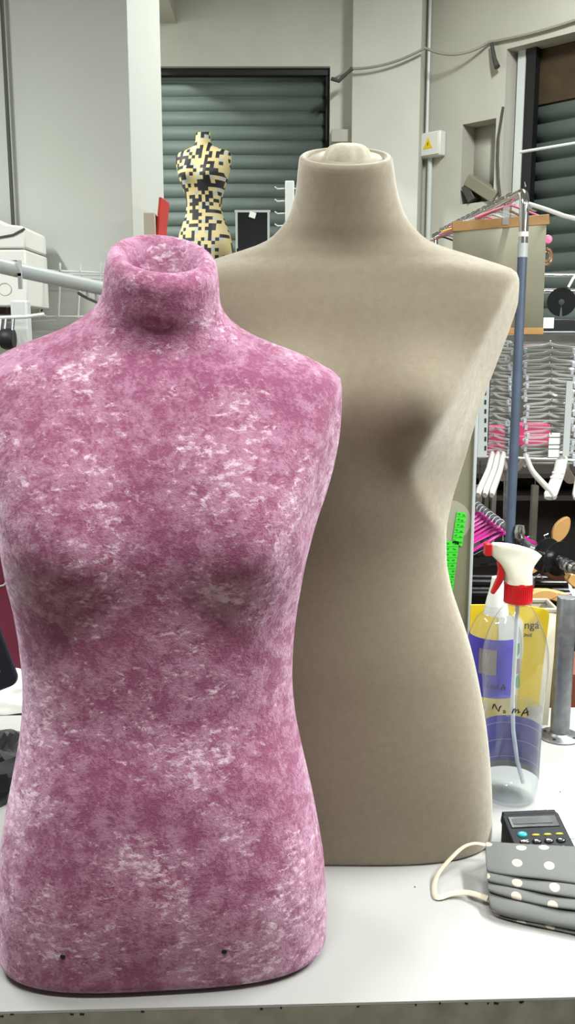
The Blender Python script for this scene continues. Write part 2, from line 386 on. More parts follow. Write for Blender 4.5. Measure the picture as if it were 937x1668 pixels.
# ------------------------------------------------------------------ mannequin torso
def spow(v, p): return math.copysign(abs(v)**p, v)
def torso_mesh(name, parent, m, Hw, Df, Db, Nn, Tilt, Yo, ztop, bust=None, nz=150, seg=128, base_r=0.012, lip=0.010, cham=None, close=False, roll=0.0, well=0.09, Xo=None):
    """rings bottom to top in local metres; y<0 is the front"""
    mb = MB(); rings = []
    def ring(z, shrink=0.0, zoff=0.0, scale=None):
        w = interp(Hw, z); df = interp(Df, z); db = interp(Db, z); n = interp(Nn, z); tl = interp(Tilt, z); yo = interp(Yo, z)
        w, df, db = w-shrink, df-shrink, db-shrink
        if scale: w, df, db = w*scale, df*scale, db*scale
        out = []
        for k in range(seg):
            a = 2*PI*k/seg; c, s_ = math.cos(a), math.sin(a)
            x = w*spow(c, 2/n); y = (db if s_ > 0 else df)*spow(s_, 2/n)
            zz = z + zoff
            if cham and y < 0:
                cw_ = interp(cham, z)
                if cw_ > .004:
                    lim = (w-abs(x))*(df*.95/cw_) + .006; ay = -y; kk = .007
                    hh = max(kk-abs(ay-lim), 0)/kk
                    y = -(min(ay, lim) - hh*hh*kk*.25)
            if bust and y < 0:
                for sx in (-1, 1):
                    dx = (x - sx*bust['x'])/bust['sx']; dz = (z - bust['z'])
                    dz = dz/(bust['su'] if dz > 0 else bust['sd'])
                    q = math.exp(-(dx*dx + abs(dz)**2.0))
                    y -= bust['a']*q*min(1, -y/(df*0.35))
            zz += (y*math.tan(tl) if tl else 0) - (x*math.tan(roll)*(tl/0.4) if tl else 0)
            out.append((x + (interp(Xo, z) if Xo else 0), y+yo, zz))
        return out
    # underside (closed, slightly inset) then rounded foot
    rings.append(ring(0.0005, scale=0.02)); rings.append(ring(0.0005, scale=0.5))
    for k in range(7):
        a = (PI/2)*k/6
        z = base_r*(1-math.cos(a))
        rings.append(ring(z, shrink=base_r*(1-math.sin(a))))
    for i in range(1, nz+1):
        z = base_r + (ztop-base_r)*i/nz
        rings.append(ring(z))
    for k in range(1, 9):                   # rolled lip
        a = PI*k/8
        rings.append(ring(ztop, shrink=lip*(1-math.cos(a)), zoff=lip*math.sin(a)*1.1))
    if close:
        rings.append(ring(ztop, shrink=2*lip+0.004, zoff=0.004)); rings.append(ring(ztop, scale=0.3, zoff=0.006)); rings.append(ring(ztop, scale=0.01, zoff=0.006))
    else:
        for k in range(1, 9):
            rings.append(ring(ztop, shrink=2*lip+0.0015*k, zoff=-well*k/8))
        rings.append(ring(ztop, scale=0.3, zoff=-well-0.004)); rings.append(ring(ztop, scale=0.01, zoff=-well-0.004))
    vs = [p for r in rings for p in r]; fs = []
    for i in range(len(rings)-1):
        for k in range(seg):
            k2 = (k+1) % seg
            fs.append((i*seg+k, i*seg+k2, (i+1)*seg+k2, (i+1)*seg+k))
    mb.add(vs, fs)
    o = mb.build(name, m, parent, angle=75)
    return o

def table_from_px(rows, Yc):
    out = []
    for py, hw in rows:
        p = at(468, py, Yc); out.append((p.z-TZ, hw*depth(py, Yc)))
    out.sort(); return out
def zpx(py, Yc): return at(468, py, Yc).z - TZ

# pink torso -------------------------------------------------------
YP = 0.925
xcp = at(257, 1000, YP).x
pink_rows = [(1530, 258), (1480, 261), (1400, 260), (1350, 254), (1300, 246), (1250, 236), (1200, 226), (1150, 219), (1100, 217), (1050, 220),
             (1000, 226), (950, 235), (900, 247), (850, 261), (800, 278), (750, 291), (700, 299), (650, 302), (618, 300), (604, 289), (590, 268), (575, 242),
             (560, 205), (545, 165), (530, 136), (515, 115), (498, 101), (480, 95), (450, 92), (432, 89)]
HwP = table_from_px(pink_rows, YP)
zt = zpx(432, YP)
z_ = lambda py: zpx(py, YP)
DfP = [(0, .098), (z_(1400), .112), (z_(1250), .102), (z_(1120), .084), (z_(980), .088), (z_(860), .098), (z_(760), .092), (z_(660), .072), (z_(600), .058), (z_(560), .050), (z_(520), .050), (z_(480), .055), (zt, .056)]
DbP = [(0, .100), (z_(1400), .112), (z_(1250), .090), (z_(1120), .070), (z_(980), .078), (z_(860), .092), (z_(760), .100), (z_(660), .094), (z_(600), .080), (z_(560), .068), (z_(520), .060), (z_(480), .056), (zt, .056)]
NnP = [(0, 3.2), (z_(1400), 2.7), (z_(1120), 2.3), (z_(900), 2.5), (z_(720), 2.9), (z_(620), 2.6), (z_(590), 2.2), (z_(560), 1.75), (z_(530), 1.7), (z_(500), 1.9), (zt, 2.0)]
TiP = [(0, 0), (z_(640), 0), (z_(560), R(8)), (z_(500), R(19)), (zt, R(25))]
YoP = [(0, 0), (z_(700), .004), (z_(560), .010), (z_(500), .004), (zt, -.006)]
pk = thing('mannequin_torso', 'pink crushed velvet dress form with an open hollow neck', 'mannequin', (xcp, YP, TZ), R(4.5))
bustP = dict(x=.088, z=z_(862), sx=.060, su=.085, sd=.060, a=.031)
chP = [(0, 0), (z_(1000), 0), (z_(900), .025), (z_(800), .045), (z_(700), .038), (z_(625), .018), (z_(600), 0)]
body = torso_mesh('body_cover', pk, 'pinkvelvet', HwP, DfP, DbP, NnP, TiP, YoP, zt, bustP, lip=.0095, roll=R(5), base_r=.016, cham=chP, Xo=[(0, 0), (z_(1100), 0), (z_(620), .007), (zt, .0135)])
body['label'] = 'pink crushed velvet cover'
for (hx, hy) in ((110, 1536), (365, 1530)):
    q = atz(hx, hy, TZ+.049)
    # put the eyelet on the front skin
    pl = Matrix.Rotation(-R(4.5), 4, 'Z') @ (Vector((q.x, q.y, 0)) - Vector((xcp, YP, 0)))
    zz = .054
    w = interp(HwP, zz); df = interp(DfP, zz); n = interp(NnP, zz)
    yy = -df*(1-abs(pl.x/w)**n)**(1/n)
    h = MB().lathe([(.0001, .0), (.0024, 0), (.0028, .0006), (.0024, .0012), (.0001, .0012)], 14, Matrix.Translation((pl.x, yy+.0006, zz)) @ Matrix.Rotation(PI/2, 4, 'X')).build('screw_hole', 'ink', pk)
    h['label'] = 'small dark hole in the pink velvet'

# beige torso ------------------------------------------------------
YB = 1.175
xcb = at(563, 800, YB).x
beige_rows = [(1342, 239), (1280, 238), (1230, 235), (1180, 230), (1130, 222), (1080, 212), (1030, 199), (990, 185), (950, 172), (910, 165), (870, 164), (820, 172),
              (780, 183), (740, 195), (690, 209), (640, 225), (600, 240), (560, 255), (520, 269), (490, 277), (460, 279), (444, 275), (436, 264), (428, 243), (420, 219),
              (410, 188), (400, 156), (388, 130), (372, 112), (352, 97), (330, 88), (300, 81), (275, 78), (262, 76)]
HwB = table_from_px(beige_rows, YB)
y_ = lambda py: zpx(py, YB)
ztb = y_(262)
DfB = [(0, .112), (y_(1230), .118), (y_(1080), .108), (y_(900), .088), (y_(800), .100), (y_(700), .112), (y_(600), .100), (y_(520), .085), (y_(450), .066), (y_(410), .058), (y_(350), .058), (ztb, .062)]
DbB = [(0, .112), (y_(1230), .125), (y_(1080), .112), (y_(900), .080), (y_(800), .090), (y_(700), .105), (y_(600), .110), (y_(520), .105), (y_(450), .088), (y_(410), .074), (y_(350), .064), (ztb, .062)]
NnB = [(0, 3.0), (y_(1100), 2.6), (y_(900), 2.25), (y_(650), 2.5), (y_(520), 3.4), (y_(460), 3.6), (y_(436), 2.5), (y_(415), 1.75), (y_(390), 1.7), (y_(350), 1.9), (ztb, 2.1)]
TiB = [(0, 0), (y_(460), 0), (y_(390), R(8)), (y_(340), R(15)), (ztb, R(20))]
YoB = [(0, 0), (y_(500), .006), (y_(400), .012), (y_(350), .006), (ztb, -.004)]
bg = thing('mannequin_torso', 'tall beige velvet dress form with a closed neck, behind the pink one', 'mannequin', (xcb, YB, TZ), R(-1))
bustB = dict(x=.076, z=y_(640), sx=.064, su=.050, sd=.060, a=.056)
chB = [(0, 0), (y_(900), 0), (y_(820), .05), (y_(740), .088), (y_(640), .072), (y_(560), .055), (y_(490), .040), (y_(450), .02), (y_(436), 0)]
bb = torso_mesh('body_cover', bg, 'beigevelvet', HwB, DfB, DbB, NnB, TiB, YoB, ztb, bustB, lip=.005, close=True, base_r=.006, cham=chB, Xo=[(0, 0), (y_(430), 0), (ztb, -.0045)])
bb['label'] = 'smooth beige velvet cover'
# gathered fabric knot on the neck top
kn = MB(); kseg = 40; rings = []
for i in range(9):
    t = i/8; r0 = .026*math.cos(t*PI/2)**0.6 + .0004; z0 = .019*math.sin(t*PI/2)
    for k in range(kseg):
        a = 2*PI*k/kseg
        rr = r0*(1+.07*math.sin(3*a+.5)+.04*math.sin(7*a))
        rings.append((rr*math.cos(a)*1.05, rr*math.sin(a)*.8, z0))
fs = [(i*kseg+k, i*kseg+(k+1) % kseg, (i+1)*kseg+(k+1) % kseg, (i+1)*kseg+k) for i in range(8) for k in range(kseg)]
kn.add(rings, fs)
ko = kn.build('neck_cap', 'beigecap', bg, loc=(-.004, -.020, ztb-.003), rot=(R(18), 0, 0), angle=80)
ko['label'] = 'pale gathered fabric cap on the neck'
pin = at(689, 452, YB-.075) - Vector((xcb, YB, TZ))

# ------------------------------------------------------------------ counter
fl = atz(0, 1648, TZ); fr = atz(937, 1624, TZ)
d = (fr-fl).normalized(); nrm = Vector((-d.y, d.x, 0))
rz = math.atan2(d.y, d.x)
TD = 0.745
ct = thing('shop_counter', 'white laminate counter top with chipped grey front edge under the torsos', 'counter', (fl.x, fl.y, 0), rz)
L0, L1 = -0.9, 1.5
w = MB().box(((L0+L1)/2, TD/2, TZ-.0015), (L1-L0, TD, .003)).build('worktop', 'worktop', ct)
random.seed(3)
eb = MB().box(((L0+L1)/2, TD/2+.0004, TZ-.021), (L1-L0, TD+.0008, .035)); eb.build('edge_band', 'edge', ct)
cb = MB()
for i in range(24):
    x = random.uniform(-.05, .75); s = random.uniform(.0015, .005)
    cb.box((x, .0004, TZ-.003-random.random()*.002), (s, .0015, random.uniform(.001, .0022)), (0, random.uniform(-.5, .5), 0))
q = cb.build('edge_chips', 'ink', ct); q['kind'] = 'stuff'; q['label'] = 'dark chips along the grey front edge'
MB().box(((L0+L1)/2, .03, (TZ-.04)/2), (L1-L0-.02, .018, TZ-.04)).build('front_panel', 'cream', ct)
for x in (L0+.02, L1-.02): MB().box((x, TD/2, (TZ-.04)/2), (.02, TD-.06, TZ-.04)).build('side_panel', 'cream', ct)

# ------------------------------------------------------------------ room shell
def wall_holes(name, p0, p1, z0, z1, holes, th, m, sgn=1):
    """wall from p0 to p1 (plan), holes = (u0,u1,z0,z1); thickness th away on the left of the direction"""
    p0 = Vector((p0[0], p0[1], 0)); p1 = Vector((p1[0], p1[1], 0)); L = (p1-p0).length; dd = (p1-p0)/L
    nn = Vector((-dd.y, dd.x, 0))*sgn
    us = sorted({0, L, *[h[0] for h in holes], *[h[1] for h in holes]}); zs = sorted({z0, z1, *[h[2] for h in holes], *[h[3] for h in holes]})
    us = [u for u in us if 0 <= u <= L]; zs = [z for z in zs if z0 <= z <= z1]
    mb = MB()
    solid = lambda i, j: 0 <= i < len(us)-1 and 0 <= j < len(zs)-1 and not any(h[0] <= (us[i]+us[i+1])/2 <= h[1] and h[2] <= (zs[j]+zs[j+1])/2 <= h[3] for h in holes)
    P = lambda u, z, t: p0 + dd*u + nn*t + Vector((0, 0, z))
    for i in range(len(us)-1):
        for j in range(len(zs)-1):
            if not solid(i, j): continue
            u0, u1, a, b = us[i], us[i+1], zs[j], zs[j+1]
            for t in (0, th): mb.add([P(u0, a, t), P(u1, a, t), P(u1, b, t), P(u0, b, t)], [(0, 1, 2, 3)])
            if not solid(i-1, j): mb.add([P(u0, a, 0), P(u0, b, 0), P(u0, b, th), P(u0, a, th)], [(0, 1, 2, 3)])
            if not solid(i+1, j): mb.add([P(u1, a, 0), P(u1, b, 0), P(u1, b, th), P(u1, a, th)], [(0, 1, 2, 3)])
            if not solid(i, j-1): mb.add([P(u0, a, 0), P(u1, a, 0), P(u1, a, th), P(u0, a, th)], [(0, 1, 2, 3)])
            if not solid(i, j+1): mb.add([P(u0, b, 0), P(u1, b, 0), P(u1, b, th), P(u0, b, th)], [(0, 1, 2, 3)])
    return struct(mb.build(name, m)), P

ZC = 4.2
YW = 6.2
pl_ = lambda px, Y, py=250: (at(px, py, Y).x, Y)
struct(MB().box((0, 1.5, -.05), (10, 10.4, .1)).build('floor', 'floor'))
struct(MB().box((0, 1.5, ZC+.05), (10, 10.4, .1)).build('ceiling', 'ceiling'))
A0 = (-3.4, YW); A1 = pl_(572, YW)
s1x0 = at(205, 250, YW).x; s1x1 = at(537, 250, YW).x; s1z = at(400, 108, YW).z
wb, PA = wall_holes('wall_back', A0, A1, 0, ZC, [(s1x0-A0[0], s1x1-A0[0], 0, s1z)], .25, 'wall')
B1 = pl_(573, 6.02); B2 = pl_(682, 5.88); B3 = pl_(690, 6.06)
mb = MB()
def vwall(mb, a, b): mb.add([(a[0], a[1], 0), (b[0], b[1], 0), (b[0], b[1], ZC), (a[0], a[1], ZC)], [(0, 1, 2, 3)])
pil = [A1, B1, B2, B3, (B3[0]+.02, 6.5), (A1[0], 6.5)]
struct(MB().add([(x, y, 0) for x, y in pil] + [(x, y, ZC) for x, y in pil],
     [tuple(range(5, -1, -1)), tuple(range(6, 12))] + [(i, (i+1) % 6, 6+(i+1) % 6, 6+i) for i in range(6)]).build('trim_1', 'wall'))['label'] = 'white pilaster beside the shutter'
# 45 degree wall on the right with niche and shutter opening
C0 = B3; LC = 4.6; dc = Vector((math.cos(R(-45)), math.sin(R(-45)), 0)); C1 = (C0[0]+dc.x*LC, C0[1]+dc.y*LC)
def u_at(px, py=250):                       # where the sight line meets the 45 degree wall
    r = ray(px, py); A = Vector((C0[0], C0[1], 0)); n = Vector((dc.y, -dc.x, 0))
    t = (A-CAM).dot(n)/r.dot(n) if True else 0
    p = CAM + r*t; return (p-A).dot(dc), p.z
n0, nz1 = u_at(754, 203); n1, nz0 = u_at(800, 327)
n1 = u_at(806, 260)[0]
o0, oz = u_at(826, 80)
wr, PC = wall_holes('wall_right', C0, C1, 0, ZC, [(n0, n1, nz0, nz1), (o0, LC-.3, 0, oz)], .30, 'wall_dirty')
# niche back
nb = MB().add([PC(n0-.02, nz0-.02, .14), PC(n1+.02, nz0-.02, .14), PC(n1+.02, nz1+.02, .14), PC(n0-.02, nz1+.02, .14)], [(0, 1, 2, 3)])
struct(nb.build('trim_2', 'wall_dirty', solid=.02))['label'] = 'back of the small wall niche'
struct(MB().box((-3.5, 1.5, ZC/2), (.2, 10.4, ZC)).build('wall_left', 'wall'))
struct(MB().box((0, -3.1, ZC/2), (10, .2, ZC)).build('wall_front', 'wall'))
struct(MB().box((4.75, -.2, ZC/2), (.2, 6.0, ZC)).build('wall_side', 'wall'))

# roller shutters
def shutter(name, p0, p1, z0, z1, pitch, m='shutter'):
    p0 = Vector((*p0, 0)); p1 = Vector((*p1, 0)); dd = (p1-p0).normalized(); nn = Vector((dd.y, -dd.x, 0))  # toward camera
    mb = MB(); prof = []
    n = int((z1-z0)/pitch)
    for i in range(n):
        for k in range(9):
            t = k/8
            prof.append((math.sin(t*PI)**0.8*.017, z1 - (i + t*.88)*pitch))
        prof.append((-.004, z1-(i+.90)*pitch)); prof.append((-.004, z1-(i+.98)*pitch))
    vs = []
    for a, z in prof:
        vs.append(p0 + nn*a + Vector((0, 0, z))); vs.append(p1 + nn*a + Vector((0, 0, z)))
    mb.add(vs, [(2*i, 2*i+1, 2*i+3, 2*i+2) for i in range(len(prof)-1)])
    return mb.build(name, m, solid=.002, angle=50)
e1 = thing('door_1', 'closed grey green roller shutter behind the block print dress form', 'shutter', (0, 0, 0)); struct(e1)
del e1['category']
sh = shutter('shutter_curtain', (s1x0-.05, YW+.12), (s1x1+.03, YW+.12), 0.0, s1z+.02, .089); sh.parent = e1
MB().box(((s1x0+s1x1)/2, YW+.07, s1z-.02), (s1x1-s1x0, .06, .04)).build('head_rail', 'black', e1)
for x in (s1x0+.011, s1x1-.011): MB().box((x, YW+.10, s1z/2), (.022, .10, s1z)).build('guide_rail', 'black', e1)
e2 = thing('door_2', 'closed grey roller shutter in the angled right wall', 'shutter'); struct(e2); del e2['category']
q0 = PC(o0+.02, 0, .16); q1 = PC(LC-.3, 0, .16)
sh2 = shutter('shutter_curtain', (q0.x, q0.y), (q1.x, q1.y), 0.0, oz-.30, .105); sh2.parent = e2
rot45 = (0, 0, R(-45))
c_ = PC((o0+LC-.3)/2, oz-.15, .20); MB().box(c_, (LC-.3-o0, .12, .30), rot45).build('header_box', 'shutter_box', e2)
c_ = PC(o0+.115, oz/2, .10); MB().box(c_, (.06, .05, oz), rot45).build('guide_rail', 'black', e2)
c_ = PC(o0+.05, oz/2, .10); MB().box(c_, (.05, .04, oz), rot45).build('door_jamb', 'whitemetal', e2)

# column on the left
def column(name, px0, px1, px2, Y, m, back=.5):
    a = at(px0, 250, Y); b = at(px1, 250, Y); 
    return a, b
ca = at(20, 200, 3.5).x; cbx = at(212, 200, 3.5).x
# right face recedes to px 264 : its far corner at Y2
Y2 = 3.5
for _ in range(1): pass
# narrow right face: runs back and outward (a splayed column)
far = at(264, 200, 3.78)
poly = [(ca-.02, 3.5), (cbx, 3.5), (far.x, 3.78), (far.x-.05, 4.1), (ca-.02, 4.1)]
struct(MB().add([(x, y, 0) for x, y in poly] + [(x, y, ZC) for x, y in poly],
     [tuple(range(4, -1, -1)), tuple(range(5, 10))] + [(i, (i+1) % 5, 5+(i+1) % 5, 5+i) for i in range(5)]).build('trim_3', 'column'))['label'] = 'wide plastered column with a bright right face'
# wall return left of the column and vertical pipe
lx = at(6, 200, 3.45).x
struct(MB().box((lx-1.0, 3.62, ZC/2), (2.0, .2, ZC)).build('wall_partition', 'column'))
struct(MB().tube([(at(13, 200, 3.47).x, 3.47, 0), (at(13, 200, 3.47).x, 3.47, ZC)], .007, 12).build('trim_4', 'wire'))['label'] = 'dark vertical pipe at the left wall'
# ceiling beam (runs down the shop, casts the slanting shadow on the back wall)
bx1 = at(288, 30, YW).x
struct(MB().box((bx1-.30, 3.9, (at(288, 38, YW).z+ZC)/2), (.60, 4.6, ZC-at(288, 38, YW).z)).build('trim_5', 'wall_dirty'))['label'] = 'ceiling beam above the shutter'

# junction box, conduit, cable
jb_u, jbz = u_at(706, 238)
jp = PC(jb_u, jbz, -.03)
jb = thing('junction_box', 'white square electrical junction box with yellow warning triangle on the wall', 'junction box', jp, R(-45))
sx = depth(238, 6.0)
MB().box((0, 0, 0), (.19, .06, .145)).build('box_body', 'whiteplastic', jb, bevel=.008)
MB().box((0, -.034, 0), (.175, .01, .13)).build('lid', 'whiteplastic', jb, bevel=.004)
MB().prism([(-.035, -.03), (.035, -.03), (0, .035)], .002, Matrix.Translation((.01, -.0402, .005))).build('warning_sign', 'warn', jb)
MB().prism([(-.003, -.012), (.006, -.004), (.001, -.002), (.007, .012), (-.006, .002), (0, 0)], .001, Matrix.Translation((.01, -.0417, 0))).build('lightning_mark', 'ink', jb)
cu_, cz = u_at(700, 150)
tag(MB().tube([PC(jb_u-.04, jbz+.07, -.015), PC(jb_u-.04, ZC, -.015)], .011, 10).build('conduit_pipe', 'whitemetal'), 'thin white conduit running up the wall above the junction box', 'pipe')
tag(MB().tube([PC(jb_u-.01, jbz-.07, -.015), PC(jb_u-.01, .1, -.015)], .016, 10).build('conduit_pipe', 'whitemetal'), 'white conduit running down the wall below the junction box', 'pipe')
def catenary(a, b, sag, n=14):
    a, b = Vector(a), Vector(b)
    return [a.lerp(b, i/n) - Vector((0, 0, sag*4*(i/n)*(1-i/n))) for i in range(n+1)]
cpt = []
a = at(545, 128, 6.0); b = at(572, 112, 5.97); c0 = at(693, 78, 5.82)
c1u, c1z = u_at(800, 70); c1 = PC(c1u, c1z, -.02); c2u, c2z = u_at(1000, 12); c2 = PC(c2u, c2z, -.02)
pts = catenary(a, b, .0, 3) + catenary(b, c0, .03)[1:] + catenary(c0, c1, .05)[1:] + catenary(c1, c2, .02)[1:]
tag(MB().tube(pts, .008, 6).build('wall_cable', 'cable'), 'thin cable strung along the top of the white walls', 'cable')
tag(MB().tube([at(540, 128, 5.99), at(552, 132, 5.98), at(562, 122, 5.98), at(573, 112, 5.97), at(576, 113, 5.97)], .012, 6).build('cable_bundle', 'wire'), 'dark knot of cable at the right end of the left shutter', 'cable')
u1, z1 = u_at(806, 72); u2, z2 = u_at(818, 112)
tag(MB().tube([PC(u1, z1, -.03), PC((u1+u2)/2, (z1+z2)/2-.02, -.04), PC(u2, z2, -.05)], [.010, .014, .018], 8).build('wall_hook', 'wire'), 'dark slanting metal stub on the wall above the niche', 'hook')
pts = []
for (px, py) in ((823, 175), (820, 195), (815, 225), (814, 260), (815, 290), (818, 320)):
    uu, zz = u_at(px, py); pts.append(PC(uu, zz, -.02))
tag(MB().tube(pts, .008, 6).build('hanging_wire', 'wire'), 'dark wire hanging down the wall right of the niche', 'wire')
# slanted lamp box in the niche
nu, nz_ = u_at(778, 306)
fd = thing('flood_lamp', 'grey slanted box lamp sitting in the wall niche', 'lamp', PC(nu, nz0, .03), R(-45))
MB().box((0.03, 0, .075), (.24, .10, .07), (0, R(32), 0)).build('lamp_housing', 'card', fd, bevel=.006)
MB().box((-.06, 0, .06), (.05, .09, .11), (0, R(-30), 0)).build('lamp_bracket', 'wire', fd, bevel=.004)
# ledge on the wall strip right of shutter 1
tag(MB().box((at(556, 224, 6.15).x, 6.14, at(556, 224, 6.15).z), (.13, .10, .075)).build('wall_ledge', 'wall_dirty', bevel=.004), 'small grey plaster ledge right of the left shutter', 'ledge')

# ------------------------------------------------------------------ block print mannequin
YK = 5.5
xk = at(333, 350, YK).x
ch_rows = [(900, 44), (460, 47), (430, 48), (410, 46), (385, 42), (365, 35), (345, 29), (330, 28), (315, 31), (300, 36), (285, 41), (270, 45), (258, 47), (251, 47), (247, 40), (243, 28), (238, 17), (232, 13), (222, 12), (215, 11.5)]
zk = lambda py: at(468, py, YK).z
base_z = zk(520)
rows = sorted([(zk(py)-base_z, hw*depth(py, YK)) for py, hw in ch_rows if py < 500] + [(0, .165), (.05, .175)])
zk2 = lambda py: zk(py)-base_z
ztk = zk2(217)
Dk = [(0, .12), (zk2(420), .13), (zk2(335), .095), (zk2(290), .115), (zk2(255), .08), (zk2(240), .055), (ztk, .04)]
NK = [(0, 2.4), (zk2(300), 2.4), (zk2(258), 2.3), (zk2(245), 1.9), (ztk, 2)]
TK = [(0, 0), (zk2(250), 0), (ztk, R(12))]
km = thing('mannequin_torso', 'black and cream block print dress form in front of the shutter', 'mannequin', (xk, YK, base_z), R(-14))
kb = torso_mesh('body_cover', km, 'blocks', rows, Dk, Dk, NK, TK, [(0, 0), (1, 0)], ztk, dict(x=.07, z=zk2(288), sx=.05, su=.06, sd=.045, a=.035), nz=70, seg=64, lip=.006, close=True, base_r=.01)
MB().lathe([(.02, 0), (.02, -base_z+.03)], 16).build('stand_pole', 'chrome', km)
MB().lathe([(.0001, -base_z+.002), (.16, -base_z+.002), (.16, -base_z+.012), (.03, -base_z+.03), (.0001, -base_z+.03)], 32).build('stand_base', 'chrome', km)

# dark framed board on an easel right of it
yE = 5.2
eb = at(412, 430, yE)
es = thing('display_board', 'black display board in a thin grey frame right of the block print dress form', 'display board', (eb.x, yE, eb.z))
wE = 52*depth(380, yE); hE = (at(412, 344, yE).z - eb.z)
MB().box((0, 0, hE/2), (wE, .012, hE), (R(-4), 0, 0)).build('black_panel', 'blackgloss', es)
fr_ = MB()
for (cx, cz, dx, dz) in ((0, hE, wE+.02, .012), (-wE/2, hE/2, .012, hE), (wE/2, hE/2, .012, hE), (0, 0, wE+.02, .012)): fr_.box((cx, (-cz+hE/2)*-.07, cz), (dx, .02, dz))
fr_.build('frame', 'greymetal', es)
MB().box((0, .01, hE-.02), (.035, .03, .03), (0, .3, 0)).build('clip', 'whiteplastic', es)
for sx_ in (-1, 1): MB().box((sx_*(wE/2+.012), -.02, hE/2-.16), (.022, .02, hE-.2)).build('bracket_arm', 'whitemetal', es)
for sx_ in (-1, 1): MB().tube([(sx_*.1, .05, 0), (sx_*.16, .1, -eb.z+.01)], .012, 8).build('leg', 'wire', es)
# white peg stand
yP = 4.8
pb = at(472, 420, yP); pt = at(466, 295, yP)
ps = thing('peg_stand', 'white display post with short wire prongs behind the beige dress form', 'display stand', (pb.x, yP, pb.z))
hh_ = pt.z-pb.z
MB().box((0, 0, (hh_-pb.z)/2), (.045, .03, hh_+pb.z)).build('post', 'whitemetal', ps, bevel=.004)
for i in range(7):
    zz = hh_-.035-i*.059
    for sx_ in (-1, 1):
        MB().tube([(sx_*.02, 0, zz), (sx_*.06, -.01, zz-.004), (sx_*.075, -.01, zz+.006)], .0035, 6).build('prong', 'whitemetal', ps)
# red and beige files beside the column
yF = 3.44
tag(MB().box((at(264, 362, yF).x, yF, at(262, 366, yF).z-.0), (.010, .14, .17), (0, R(7), R(-4))).build('red_file', 'redbook', bevel=.002), 'narrow red folder leaning beside the column', 'folder')
tag(MB().box((at(248, 372, yF).x, yF-.02, at(262, 374, yF).z-.01), (.040, .14, .115), (0, 0, R(3))).build('card_box', 'beigebook', bevel=.003), 'beige card box beside the column, next to the red folder', 'box')
sf = MB().box((at(255, 412, yF).x, yF, at(255, 404, yF).z), (.13, .17, .012)).build('wall_shelf', 'whitemetal'); tag(sf, 'white shelf holding the red folder by the column', 'shelf')

# ------------------------------------------------------------------ left wall fittings
yL = 3.2
bxp = at(0, 430, yL)
x1 = at(48, 430, yL).x; zt_ = at(48, 372, yL).z; zb_ = at(48, 500, yL).z
wb_ = thing('wall_unit', 'white wall mounted box with a rounded lid at the left edge', 'wall unit', (x1, yL, zb_))
hB = zt_-zb_
MB().box((-.25, .10, hB*.36), (.5, .28, hB*.72)).build('cabinet', 'whiteplastic', wb_, bevel=.006)
pr = [(-.5, hB*.72), (0, hB*.72), (0, hB*.97), (-.012, hB*1.0), (-.06, hB*1.02), (-.10, hB*1.10), (-.5, hB*1.55)]
MB().prism(pr, .27, Matrix.Translation((0, .10, .004))).build('lid', 'whiteplastic', wb_, bevel=.006)
MB().tube([(0, -.036, hB*.98), (-.012, -.037, hB*.955), (-.04, -.037, hB*.90), (-.10, -.037, hB*.86), (-.2, -.037, hB*.85)], .004, 6).build('lid_seam', 'wire', wb_)
MB().box((-.10, -.0405, hB*.56), (.14, .003, .012)).build('vent_slot', 'wire', wb_)
for k in range(3):
    MB().box((-.035-.04*k, .05, -.012), (.026, .05, .022)).build('foot', 'darkwood' if k else 'ink', wb_)
emb = MB().tube([(-.075+.022*math.cos(a*PI/8), -.041, hB*.22+.02*math.sin(a*PI/8)) for a in range(16)], .0015, 5, closed=True); emb.build('round_emblem', 'greymetal', wb_)

# big tubular arm with slotted web
ya, yb_ = 2.2, 2.5
p0 = at(-60, 418, ya-.15); p1 = at(30, 440, ya); p2 = at(175, 472, yb_)
arm = thing('hanging_rail', 'grey tubular hanging rail pointing towards the pink neck', 'rail', p2)
MB().tube([p0-p2, p1-p2, Vector((0, 0, 0))], .0175, 18).build('arm_tube', 'greymetal', arm)
MB().tube([p0-p2+Vector((.01, 0, .03)), Vector((p0.x-p2.x+.01, p0.y-p2.y, -p2.z))], .02, 16).build('post', 'greymetal', arm)
MB().lathe([(.0001, 0), (.12, 0), (.12, .01), (.02, .02), (.0001, .02)], 32, Matrix.Translation((p0.x-p2.x+.01, p0.y-p2.y, -p2.z))).build('base_plate', 'greymetal', arm)
dirA = (p1-p2).normalized()
wbm = MB()
Aa = Vector((0, 0, -.020)); 
for (s0, s1, th0, th1) in ((0, .12, .022, .004),):
    n = 12; top = [Aa+dirA*(s0+(s1-s0)*i/n) for i in range(n+1)]
    bot = [p - Vector((0, 0, .004+.020*(1-(i/n))**0.7)) for i, p in enumerate(top)]
    wbm.tube(bot, .004, 8)
wbm.build('slotted_web', 'steel', arm)
for k in range(3):
    MB().tube([dirA*(.012+.036*k)+Vector((0, 0, -.014)), dirA*(.012+.036*k)+Vector((0, 0, -.044+.006*k))], .004, 6).build('web_strut', 'greymetal', arm)
for (px, py) in ((32, 437), (33, 458)):
    MB().box(at(px, py, ya-.02)-p2, (.008, .01, .035)).build('clamp', 'greymetal', arm)
